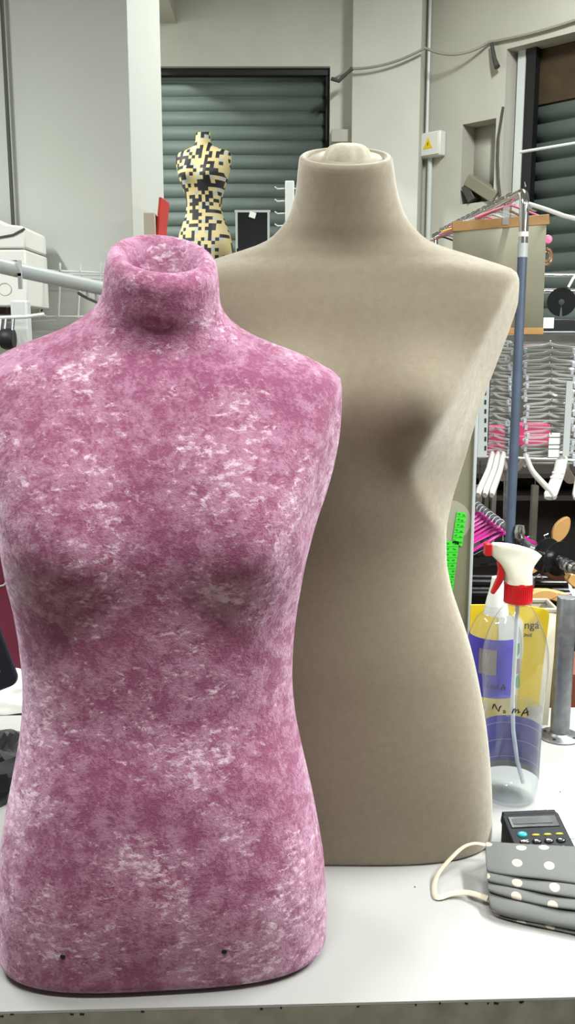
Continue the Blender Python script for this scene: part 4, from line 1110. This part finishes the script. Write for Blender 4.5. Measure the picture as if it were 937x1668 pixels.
MB().tube([(.01, -.02, zr-.042), (.03, 0, zr-.045)], .008, 10).build('clamp_screw', 'chrome', rk)
for q_ in (Vector((0, 0, 0)), dirr*dl):
    MB().tube([q_+Vector((-.22, -.03, .04)), q_+Vector((.22, .03, .04))], .012, 12).build('foot_bar', 'chrome', rk)
# lower diagonal rail
z_l = at(777, 822, 3.2).z
la_ = at(777, 822, 3.2); lb_ = atz(868, 893, z_l)
MB().tube([la_-o3, lb_-o3], .0095, 14).build('lower_rail', 'steel', rk)
MB().lathe([(.0001, -.02), (.013, -.018), (.017, 0), (.013, .018), (.0001, .02)], 16, Matrix.Translation(at(847, 866, YR-.02)-o3)).build('joint_knob', 'chrome', rk)
# hooks of hangers strung on the lower rail
magenta_spots = []

# hangers ----------------------------------------------------------
def hanger(name, label, cat, loc, yaw, L, drop, r, m, hookm, group, hookh=.05, flat=.5, bar=False, curve=.5, wide=1.0, tilt=0, neck=0):
    """arms along local x; origin at rail contact (hook top)"""
    t = thing(name, label, cat, loc, group=group, rot=(tilt, 0, yaw))
    n = 12; pts = []; rs = []
    for i in range(-n, n+1):
        u = i/n; pts.append((u*L, 0, -hookh-drop*(abs(u)**(1+curve)) + neck*math.exp(-(u/.16)**2) - (.012 if abs(i) == n else 0)*neck*20)); rs.append(r*(1+(wide-1)*abs(u)**1.5)*(1 if abs(i) < n else .75))
    MB().tube(pts, rs, 12, flat=flat).build('body', m, t, angle=60)
    hk = [(0, 0, -hookh)] + [(.018*math.sin(a), 0, -.018+.018*math.cos(a)+.002) for a in [R(x) for x in range(180, -100, -20)]]
    MB().tube(hk, .0018, 8).build('hook', hookm, t)
    if bar:
        MB().tube([(-L*.92, 0, -hookh-drop*.9), (-L*.9, 0, -hookh-drop-.01), (L*.9, 0, -hookh-drop-.01), (L*.92, 0, -hookh-drop*.9)], r*.45, 8).build('trouser_bar', m, t)
    return t
# small pink, gold and clear baby hangers on the top rail
cols = [('pinkp', 'pink'), ('gold', 'copper'), ('clear', 'clear'), ('whiteplastic', 'white'), ('pinkp', 'pink'), ('chrome', 'chrome'), ('warn', 'yellow'), ('pinkp', 'pink'), ('whiteplastic', 'white'), ('gold', 'copper'), ('clear', 'clear'), ('pinkp', 'pink'), ('chrome', 'chrome'), ('black', 'black')]
for i, (m_, cn) in enumerate(cols):
    s = .12 + .82*i/len(cols)
    p = Vector((pt_.x, pt_.y, zr)) + dirr*dl*s + Vector((0, 0, r0))
    pos = 'near' if s < .4 else ('middle' if s < .7 else 'far')
    hanger('clothes_hanger', f'{cn} hanger on the {pos} part of the chrome top rail', 'hanger', p, R(8+random.uniform(-12, 12)), .09+.03*random.random(), .035, .006, m_, 'chrome' if m_ != 'gold' else 'gold', f'{cn} hangers on the {pos} part of the top rail', hookh=.03, curve=0.1)
# pale rope / cable from the rack head to the right
tag(MB().tube([at(862, 332, YR), at(890, 341, 2.5), at(920, 352, 2.42), at(960, 362, 2.3)], .0055, 10).build('white_rod', 'whiteplastic'), 'white rod running right from the rack post', 'rod')
tag(MB().tube([PC(o0+.3, u_at(858, 266)[1], -.3), PC(o0+1.0, u_at(858, 266)[1]+.0, -.3)], .008, 8).build('pale_rod', 'whitemetal'), 'thin pale rod in front of the right shutter', 'rod')

# wood-rail hanging card
yH = 2.72
h0 = at(738, 366, yH-.0); h1 = at(893, 354, yH)
hb = thing('hanging_chart', 'blank grey card banner with pale wooden rails hung behind the blue post', 'banner', (h0.x, yH, h0.z))
wv = h1-h0; LW = math.hypot(wv.x, wv.z); tw = math.atan2(wv.z, wv.x)
ry = Matrix.Rotation(-tw, 4, 'Y')
MB().box((LW/2, 0, -.006), (LW+.006, .012, .028), None, ry).build('top_rail', 'wood', hb, bevel=.002)
low = at(886, 545, yH).z - h0.z
bl = at(893-9, 540, yH)-h0; bl0 = at(738-2, 540, yH)-h0
MB().add([(0, -.001, -.01), (LW*math.cos(tw)-.004, -.001, LW*math.sin(tw)-.01), (bl.x, -.001, bl.z), (bl0.x, -.001, bl0.z)], [(0, 1, 2, 3)]).build('sheet', 'card', hb, solid=.0015)
MB().box(((bl.x+bl0.x)/2, 0, bl.z+.001), (bl.x-bl0.x+.004, .012, .020)).build('bottom_rail', 'wood', hb, bevel=.002)
MB().box((at(823, 360, yH).x-h0.x, -.008, at(823, 352, yH).z-h0.z), (.018, .002, .05)).build('tape_strip', 'clear', hb)
tag(MB().lathe([(.0001, -.006), (.011, -.004), (.013, 0), (.011, .004), (.0001, .006)], 20, Matrix.Translation(at(893, 390, 2.8)) @ Matrix.Rotation(PI/2, 4, 'X')).build('pink_clip', 'pinkp'), 'round pink clip beside the right edge of the card banner', 'clip')
cpo = at(892, 418, 2.8)
cph = thing('copper_ring_hanger', 'copper metal ring hanger right of the card banner', 'hanger', cpo)
MB().tube([(.014*math.cos(2*PI*k/24), 0, .022*math.sin(2*PI*k/24)) for k in range(24)], .0035, 8, closed=True).build('outer_ring', 'gold', cph)
MB().tube([(-.002+.009*math.cos(2*PI*k/20), -.004, .013*math.sin(2*PI*k/20)) for k in range(20)], .0025, 8, closed=True).build('inner_ring', 'gold', cph)

# chrome rails right (y 440..520) and black divider discs
YD = 2.75
def railx(name, px0, px1, py, Y, r, m, label, cat='rail', dpy=0):
    return tag(MB().tube([at(px0, py, Y), at(px1, py+dpy, Y)], r, 12).build(name, m), label, cat)
railx('chrome_rail', 884, 990, 448, YD+.1, .006, 'chrome', 'upper chrome rail above the black round divider')
railx('chrome_rail', 884, 990, 474, YD+.12, .008, 'chrome', 'lower chrome rail behind the black round divider')
def divider(p, rad, rot, label):
    t = thing('size_divider', label, 'divider', p, rot=rot)
    mb = MB(); n = 48; vs = []; fs = []
    ri = rad*.2
    a0, a1 = R(-85), R(265)
    for y in (-.0015, .0015):
        for k in range(n+1):
            a = a0+(a1-a0)*k/n
            vs.append((rad*math.cos(a), y, rad*math.sin(a))); vs.append((ri*math.cos(a), y, ri*math.sin(a)))
    m2 = 2*(n+1)
    for k in range(n):
        fs += [(2*k, 2*k+2, 2*k+3, 2*k+1), (m2+2*k, m2+2*k+1, m2+2*k+3, m2+2*k+2), (2*k, m2+2*k, m2+2*k+2, 2*k+2), (2*k+1, 2*k+3, m2+2*k+3, m2+2*k+1)]
    fs += [(0, 1, m2+1, m2), (2*n, m2+2*n, m2+2*n+1, 2*n+1)]
    mb.add(vs, fs).build('disc', 'blackgloss', t)
    return t
divider(at(915, 492, YD), 23*depth(492, YD), (0, 0, R(-15)), 'black round size divider right of the card banner')
tag(MB().tube([at(926, 468, YD-.02), at(933, 455, YD-.02), at(942, 442, YD-.02)], .004, 8).build('white_tie', 'whiteplastic'), 'white plastic tie above the black round divider', 'tie')
bx = thing('black_box', 'long black box with a white square sticker below the round divider', 'box', at(912, 538, YD))
MB().box((.04, .03, .012), (at(990, 520, YD).x-at(885, 520, YD).x, .06, depth(528, YD)*21)).build('case', 'blackgloss', bx, bevel=.002)
pq = at(894, 526, YD-.002)-at(912, 538, YD)
MB().box((pq.x, -.001, pq.z), (.031, .002, .031)).build('sticker', 'paper', bx)
bx_s = railx('chrome_rail', 880, 995, 541, YD, .004, 'steel', 'thin steel rail under the long black box')

# clear plastic hangers ---------------------------------------------
YCH = 2.95
proto = None
zc0 = 585; cnt = 0
def clear_hanger_proto(label, group):
    t = thing('clear_hanger', label, 'hanger', (0, 0, 0), group=group)
    L = .085
    MB().tube([(-L, 0, -.006), (-L*.9, 0, .0), (-L*.3, 0, .004), (0, 0, .012), (L*.3, 0, .004), (L*.9, 0, 0), (L, 0, -.006)], .0042, 8).build('arm', 'clear', t)
    MB().tube([(-L, 0, -.008), (L, 0, -.008)], .0026, 8).build('bar', 'clear', t)
    for s in (-1, 1):
        MB().box((s*L*.86, 0, -.010), (.010, .016, .016)).build('clip', 'clear_blue', t, bevel=.002)
    MB().tube([(0, 0, .012), (0, -.012, .014), (0, -.016, .022)], .0015, 6).build('hook', 'chrome', t)
    return t
lblR = 'transparent clip hanger in the ladder of hangers right of the blue post'
lblL = 'transparent clip hanger in the dense column left of the blue post'
proto = clear_hanger_proto(lblR, 'clear hangers right of the blue post')
for i in range(17):
    o = proto if i == 0 else copy_tree(proto)
    py = 566 + i*11.5
    p = at(896+2.5*math.sin(i*1.7), py, YCH+.02*math.sin(i*2.3))
    o.location = p; o.rotation_euler = (R(random.uniform(-6, 6)), R(random.uniform(-2, 2)), R(-6+random.uniform(-5, 5)))
for i in range(17):
    o = copy_tree(proto); o['label'] = lblL; o['group'] = 'clear hangers left of the blue post'
    p = at(808+3*math.sin(i*2.1), 558+i*11.2, YCH+.06)
    o.location = p; o.rotation_euler = (0, R(random.uniform(-3, 3)), R(-62+random.uniform(-7, 7)))
# hanger carrying posts (merchandiser)
ms = thing('merchandising_stand', 'steel frame holding the clear hangers beside the blue post', 'display stand', at(830, 900, YCH+.03))
m0 = at(830, 900, YCH+.03)
MB().tube([at(830, 590, YCH+.03)-m0, Vector((0, 0, -m0.z+.02))], .009, 12).build('upright', 'steel', ms)
MB().box(at(925, 682, YCH-.05)-m0, (.020, .006, .235)).build('flat_strip', 'greymetal', ms)
MB().tube([at(777, 744, YCH-.02)-m0, at(800, 744, YCH-.02)-m0, at(870, 747, YCH-.02)-m0, at(990, 750, YCH-.02)-m0], .0055, 12).build('cross_rail', 'chrome', ms)
MB().tube([at(790, 560, YCH+.08)-m0, at(990, 560, YCH+.08)-m0], .006, 10).build('cross_rail', 'chrome', ms)
MB().box(at(796, 665, YCH-.04)-m0, (.006, .006, .22)).build('black_strip', 'ink', ms)
MB().box(Vector((0.04, 0, -m0.z+.015)), (.5, .4, .03)).build('base', 'steel', ms)
# perforated pale strip at the left with slots
pv = thing('slotted_strip', 'pale slotted metal strip left of the clear hangers', 'strip', at(788, 740, YCH-.05))
p00 = at(788, 740, YCH-.05)
MB().box(at(788, 672, YCH-.05)-p00, (.030, .004, .28)).build('strip', 'greymetal', pv)
for i in range(9):
    MB().box(at(791, 610+i*15, YCH-.0535)-p00, (.005, .002, .014)).build('slot', 'ink', pv)
# pink box behind clear hangers
for (px0, px1, py0, py1, Y, lb) in ((846, 896, 692, 726, 3.3, 'pink box behind the clear hangers right of the blue post'), (798, 826, 697, 748, 3.25, 'pink box behind the clear hangers left of the blue post')):
    a = at(px0, py0, Y); b = at(px1, py1, Y)
    t = thing('pink_box', lb, 'box', ((a.x+b.x)/2, Y+.06, b.z))
    MB().box((0, 0, (a.z-b.z)/2), (b.x-a.x, .12, a.z-b.z)).build('carton', 'hotpink', t, bevel=.002)
    MB().box((0, -.0605, (a.z-b.z)*.45), (b.x-a.x, .001, .004)).build('tape', 'pinkp', t)
# white hand-like display hanger
wp_ = thing('white_display_card', 'white rounded card with two dark bands among the clear hangers', 'card', at(903, 745, YCH-.03))
wq = at(903, 745, YCH-.03)
a = at(895, 705, YCH-.03)-wq; b = at(912, 745, YCH-.03)-wq
MB().box(((a.x+b.x)/2, 0, a.z/2), (b.x-a.x, .004, a.z)).build('card', 'whiteplastic', wp_, bevel=.0015)
for py in (712, 724, 731): MB().box(((a.x+b.x)/2, -.003, at(903, py, YCH-.03).z-wq.z), (b.x-a.x+.003, .002, .0022)).build('band', 'wire', wp_)

# white broad-shouldered hangers on the cross rail
wg = 'white plastic hangers on the rail below the clear hangers'
wl_ = [(802, 744, R(66), 'leftmost white plastic hanger on the rail left of the blue post', .0085, 1.5), (811, 744, R(67), 'middle white plastic hanger on the rail left of the blue post', .0085, 1.5), (820, 744, R(68), 'white plastic hanger on the rail nearest the left of the blue post', .0085, 1.5),
       (857, 747, R(104), 'greyish white hanger on the rail just right of the blue post', .007, 1.5), (916, 749, R(64), 'broad white hanger standing out on the rail at right', .019, .5), (950, 749, R(70), 'white hanger with knobbed tip at the right edge', .018, .6)]
for (px, py, yaw, lb, r_, fl_) in wl_:
    p = at(px, py, YCH-.02) + Vector((0, 0, .006))
    h_ = hanger('white_hanger', lb, 'hanger', p, yaw, .19, .075, r_, 'hangerwhite', 'hangerwhite', wg if r_ < .009 else None, hookh=.022, flat=fl_, curve=-.1, wide=1.1, neck=.022)
    if r_ > .015:                            # moulded ridges on the broad shoulder
        for u in (.35, .5):
            MB().box((-u*.19, 0, -.022-.075*u**.9+.011), (.007, r_*1.9, .007), (0, R(-22), 0)).build('ridge', 'hangerwhite', h_, bevel=.002)
# magenta hangers on the lower diagonal rail
dl2 = (lb_-la_); 
for i in range(9):
    p = la_.lerp(lb_, .02+.065*i) + Vector((0, 0, .009))
    hanger('magenta_hanger', 'magenta plastic hanger on the low slanting rail', 'hanger', p, R(25+random.uniform(-6, 10)), .14, .05, .008, 'magenta', 'clear_blue', 'magenta hangers on the low rail', hookh=.035, flat=.5, curve=.2)
for i in range(3):
    p = la_.lerp(lb_, .22+.16*i) + Vector((0, 0, .009))
    hanger('black_hanger', 'black plastic hanger on the low slanting rail behind the spray head', 'hanger', p, R(20), .17, .06, .010, 'blackgloss', 'chrome', 'black hangers on the low rail', hookh=.06, flat=.5, curve=.3, bar=True)
# dividers on the lower rail
ext = thing('low_rail_arm', 'chrome display arm with stepped end holding two black dividers', 'display arm', lb_)
e_end = atz(940, 928, z_l)
MB().tube([Vector((0, 0, 0)), e_end-lb_], .006, 12).build('arm', 'chrome', ext)
for f, r_ in ((.05, .012), (.12, .014), (.60, .014), (.72, .017), (.86, .017), (.95, .014)):
    p = (e_end-lb_)*f; dv = (e_end-lb_).normalized()*.007
    MB().tube([p-dv, p+dv], r_, 14).build('arm_collar', 'chrome', ext)
Yd1 = lb_.lerp(e_end, .35)
divider(Yd1, .047, (0, R(20), R(25)), 'near black round divider on the low chrome arm')
divider(lb_.lerp(e_end, .62)+Vector((0, 0, .006)), .046, (0, R(-30), R(18)), 'far black round divider on the low chrome arm')

# wooden hangers
def wooden(name, px, py, Y, length, hgt, th, rot, m, label):
    t = thing(name, label, 'hanger', at(px, py, Y), rot=rot)
    n = 16; pts = []
    for i in range(n+1):
        u = i/n; pts.append((u*length, hgt*math.sin(u*PI)**.7*.55+.004))
    for i in range(n, -1, -1):
        u = i/n; pts.append((u*length, -hgt*math.sin(u*PI)**.7*.45-.004))
    MB().prism(pts, th).build('shoulder_arm', m, t, bevel=.003)
    MB().tube([(0, 0, .01), (-.006, 0, .03), (.006, 0, .045), (.016, 0, .035)], .002, 8).build('hook', 'chrome', t)
    return t
wooden('wooden_hanger', 903, 884, 2.95, .095, .045, .014, (0, R(-62), R(10)), 'tan', 'pale wooden hanger end standing up behind the black dividers')
wooden('wooden_hanger', 858, 912, 2.5, .22, .028, .018, (0, R(24), R(-20)), 'darkwood', 'dark brown wooden hanger slanting down towards the steel post')
wooden('wooden_hanger', 848, 905, 2.7, .26, .026, .018, (0, R(26), R(-15)), 'darkwood', 'dark brown wooden hanger lying behind the lower one, above the black rods')
wooden('wooden_hanger', 838, 935, 2.85, .12, .05, .014, (0, R(-25), R(10)), 'tan', 'pale wooden hanger piece behind the spray head')
wooden('wooden_hanger', 850, 885, 3.0, .10, .05, .014, (0, R(55), R(10)), 'tan', 'pale wooden hanger piece low behind the blue post')
wooden('wooden_hanger', 862, 972, 2.2, .07, .022, .016, (0, R(-6), R(0)), 'tan', 'pale wooden hanger lying above the yellow sign')
wooden('wooden_hanger', 868, 962, 2.25, .12, .018, .016, (0, R(12), R(-8)), 'tan', 'pale wooden hanger lying under the black rods')
wooden('wooden_hanger', 922, 938, 2.3, .06, .026, .016, (0, R(30), R(8)), 'tan', 'pale wooden hanger at the right edge above the steel post')

# low wire shelf (black rods) that carries them
wsh = thing('wire_shelf', 'black wire shelf behind the spray bottle', 'shelf', at(850, 960, 2.3))
w0_ = at(850, 960, 2.3)
for k, (py, Y) in enumerate(((940, 2.55), (948, 2.45), (960, 2.35), (966, 2.28))):
    MB().tube([at(745, py, Y)-w0_, at(1010, py+2, Y)-w0_], .006, 10).build('rod', 'blackgloss', wsh)
for px in (745, 1010): MB().tube([at(px, 940, 2.55)-w0_, at(px, 966, 2.28)-w0_], .006, 8).build('end_rod', 'blackgloss', wsh)
for px in (750, 1005):
    q_ = at(px, 966, 2.30)-w0_; MB().tube([q_, Vector((q_.x, q_.y, -w0_.z+.01))], .008, 8).build('leg', 'blackgloss', wsh)

# shelving behind (dark unit, grey backboard with shadow put into its colour)
un = thing('shelving_unit', 'dark shelving unit filling the background behind the hangers at right', 'shelving', (at(860, 800, 4.0).x+.35, 4.15, 0))
ux = un.location.x
zg = at(860, 545, 4.1).z; zd = at(860, 770, 4.1).z
MB().box((0, .16, (zg+zd)/2), (1.5, .02, zg-zd)).build('upper_backboard', 'shelfgrey_shaded', un)
MB().box((0, .16, zd/2), (1.5, .02, zd)).build('lower_backboard', 'shelfdark', un)
for zz in (.15, .5, zd-.1, zd): MB().box((0, 0, zz), (1.5, .30, .02)).build('shelf', 'shelfdark', un)
for xx in (-.74, 0, .74): MB().box((xx, 0, zg/2), (.03, .30, zg)).build('side_panel', 'shelfdark', un)
# grey file boxes / bars standing on the dark shelf
for i, (px, wpx, mm) in enumerate(((781, 9, 'labelgrey'), (793, 7, 'shelfgrey_shaded'), (805, 7, 'labelgrey'), (872, 10, 'shelfgrey_shaded'))):
    a = at(px, 790, 3.35); b = at(px, 900, 3.35)
    t = thing('hanging_sample', f'{["grey brown", "olive grey", "brown grey", "grey"][i]} narrow strip hanging under the white hangers, {["leftmost", "second from left", "third from left", "right of the blue post"][i]}', 'strip', (a.x, 3.35, b.z))
    MB().box((0, 0, (a.z-b.z)/2), (wpx*depth(840, 3.35), .03, a.z-b.z)).build('strip', mm, t, bevel=.003)
    MB().tube([(0, 0, a.z-b.z), (0, 0, a.z-b.z+.09)], .002, 6).build('cord', 'wire', t)
# brown box right of the post, below
bp_ = at(950, 1170, 2.0)
br = thing('brown_box', 'red brown box partly hidden behind the steel post', 'box', (bp_.x+.03, 2.08, 0))
zt2 = at(940, 1098, 2.0).z
MB().box((0, 0, zt2/2), (.16, .16, zt2)).build('carton', 'brownbox', br, bevel=.002)
MB().box((0, -.081, zt2/2), (.03, .001, zt2)).build('tape', 'tan', br)
sl = thing('back_shelf', 'steel shelf edge carrying boxes right of the steel post', 'shelf', at(945, 1060, 2.15))
s9 = at(945, 1060, 2.15)
for py in (1026, 1066): MB().tube([at(925, py, 2.15)-s9, at(1010, py, 2.15)-s9], .006, 8).build('rail', 'chrome', sl)
MB().box(at(960, 1050, 2.25)-s9, (.15, .12, .06)).build('black_tray', 'black', sl)
# crinkled clear wrap above the sign
wr0 = at(898, 985, 1.9)
mbw = MB(); vs = []; fs = []
for j in range(13):
    for i in range(17):
        vs.append(((i/16-.5)*.10, (j/12-.5)*.08, .030*noise.noise(Vector((i*.45, j*.5, 3)))+.022*noise.noise(Vector((i*1.3, j*1.2, 9)))))
for j in range(12):
    for i in range(16): fs.append((j*17+i, j*17+i+1, (j+1)*17+i+1, (j+1)*17+i))
tag(mbw.add(vs, fs).build('plastic_wrap', 'clear_blue', angle=15, loc=(wr0.x-.02, fb.y+.035, TZ+zt_b+.010), rot=(R(10), 0, 0)), 'crinkled clear plastic wrap on the storage bin', 'plastic wrap')
# two small specks of dirt on the counter
for (px, py) in ((676, 1445), (913, 1290)):
    p = atz(px, py, TZ)
    tag(MB().lathe([(.0001, 0), (.0011, .0001), (.0008, .0006), (.0001, .0008)], 8).build('crumb', 'ink', loc=p), 'tiny dark crumb on the white counter ' + ('below the beige form' if px < 700 else 'beside the spray bottle'), 'crumb')

# ------------------------------------------------------------------ light
w = bpy.data.worlds.new('world'); bpy.context.scene.world = w; w.use_nodes = True
w.node_tree.nodes['Background'].inputs['Color'].default_value = (.9, 1, .95, 1); w.node_tree.nodes['Background'].inputs['Strength'].default_value = 0.3
def area(name, loc, sx_, sy_, power, col=(1, .99, .95), rot=(0, 0, 0)):
    l = bpy.data.lights.new(name, 'AREA'); l.shape = 'RECTANGLE'; l.size = sx_; l.size_y = sy_; l.energy = power; l.color = col
    o = bpy.data.objects.new(name, l); C.objects.link(o); o.location = loc; o.rotation_euler = rot; return o
def tube_light(loc, length, power, rz=0, col=(.97, 1, .96)):
    # fluorescent fitting: housing with two tubes, hung under the ceiling; light comes from an area lamp at the tubes
    area('tube_lamp', (loc[0], loc[1], loc[2]-.06), .12, length, power, col, (0, 0, rz))
    t = thing('fluorescent_fitting', 'white twin tube ceiling light fitting', 'ceiling light', loc, rz, 'ceiling light fittings')
    MB().box((0, 0, 0), (.16, length+.06, .05)).build('housing', 'whitemetal', t, bevel=.004)
    for s in (-1, 1): MB().tube([(0, s*length*.4, .02), (0, s*length*.4, max(.03, ZC-loc[2]))], .006, 8).build('hanging_rod', 'whitemetal', t)
    for s in (-1, 1): MB().tube([(s*.045, -length/2, -.035), (s*.045, length/2, -.035)], .013, 10).build('tube', 'paper', t)
tube_light((.10, .12, 2.9), 1.2, 38, R(90))
tube_light((1.35, 1.30, 2.3), 1.2, 75, R(0))
tube_light((-1.5, 1.6, 3.1), 1.2, 55, R(0))
tube_light((1.1, 3.6, 3.95), 1.2, 105, 0)
tube_light((-2.3, 4.9, 4.1), .6, 110, 0)

sc = bpy.context.scene
sc.view_settings.view_transform = 'Standard'; sc.view_settings.look = 'None'
sc.view_settings.exposure = 0.24; sc.view_settings.gamma = 1; sc.view_settings.use_curve_mapping = False
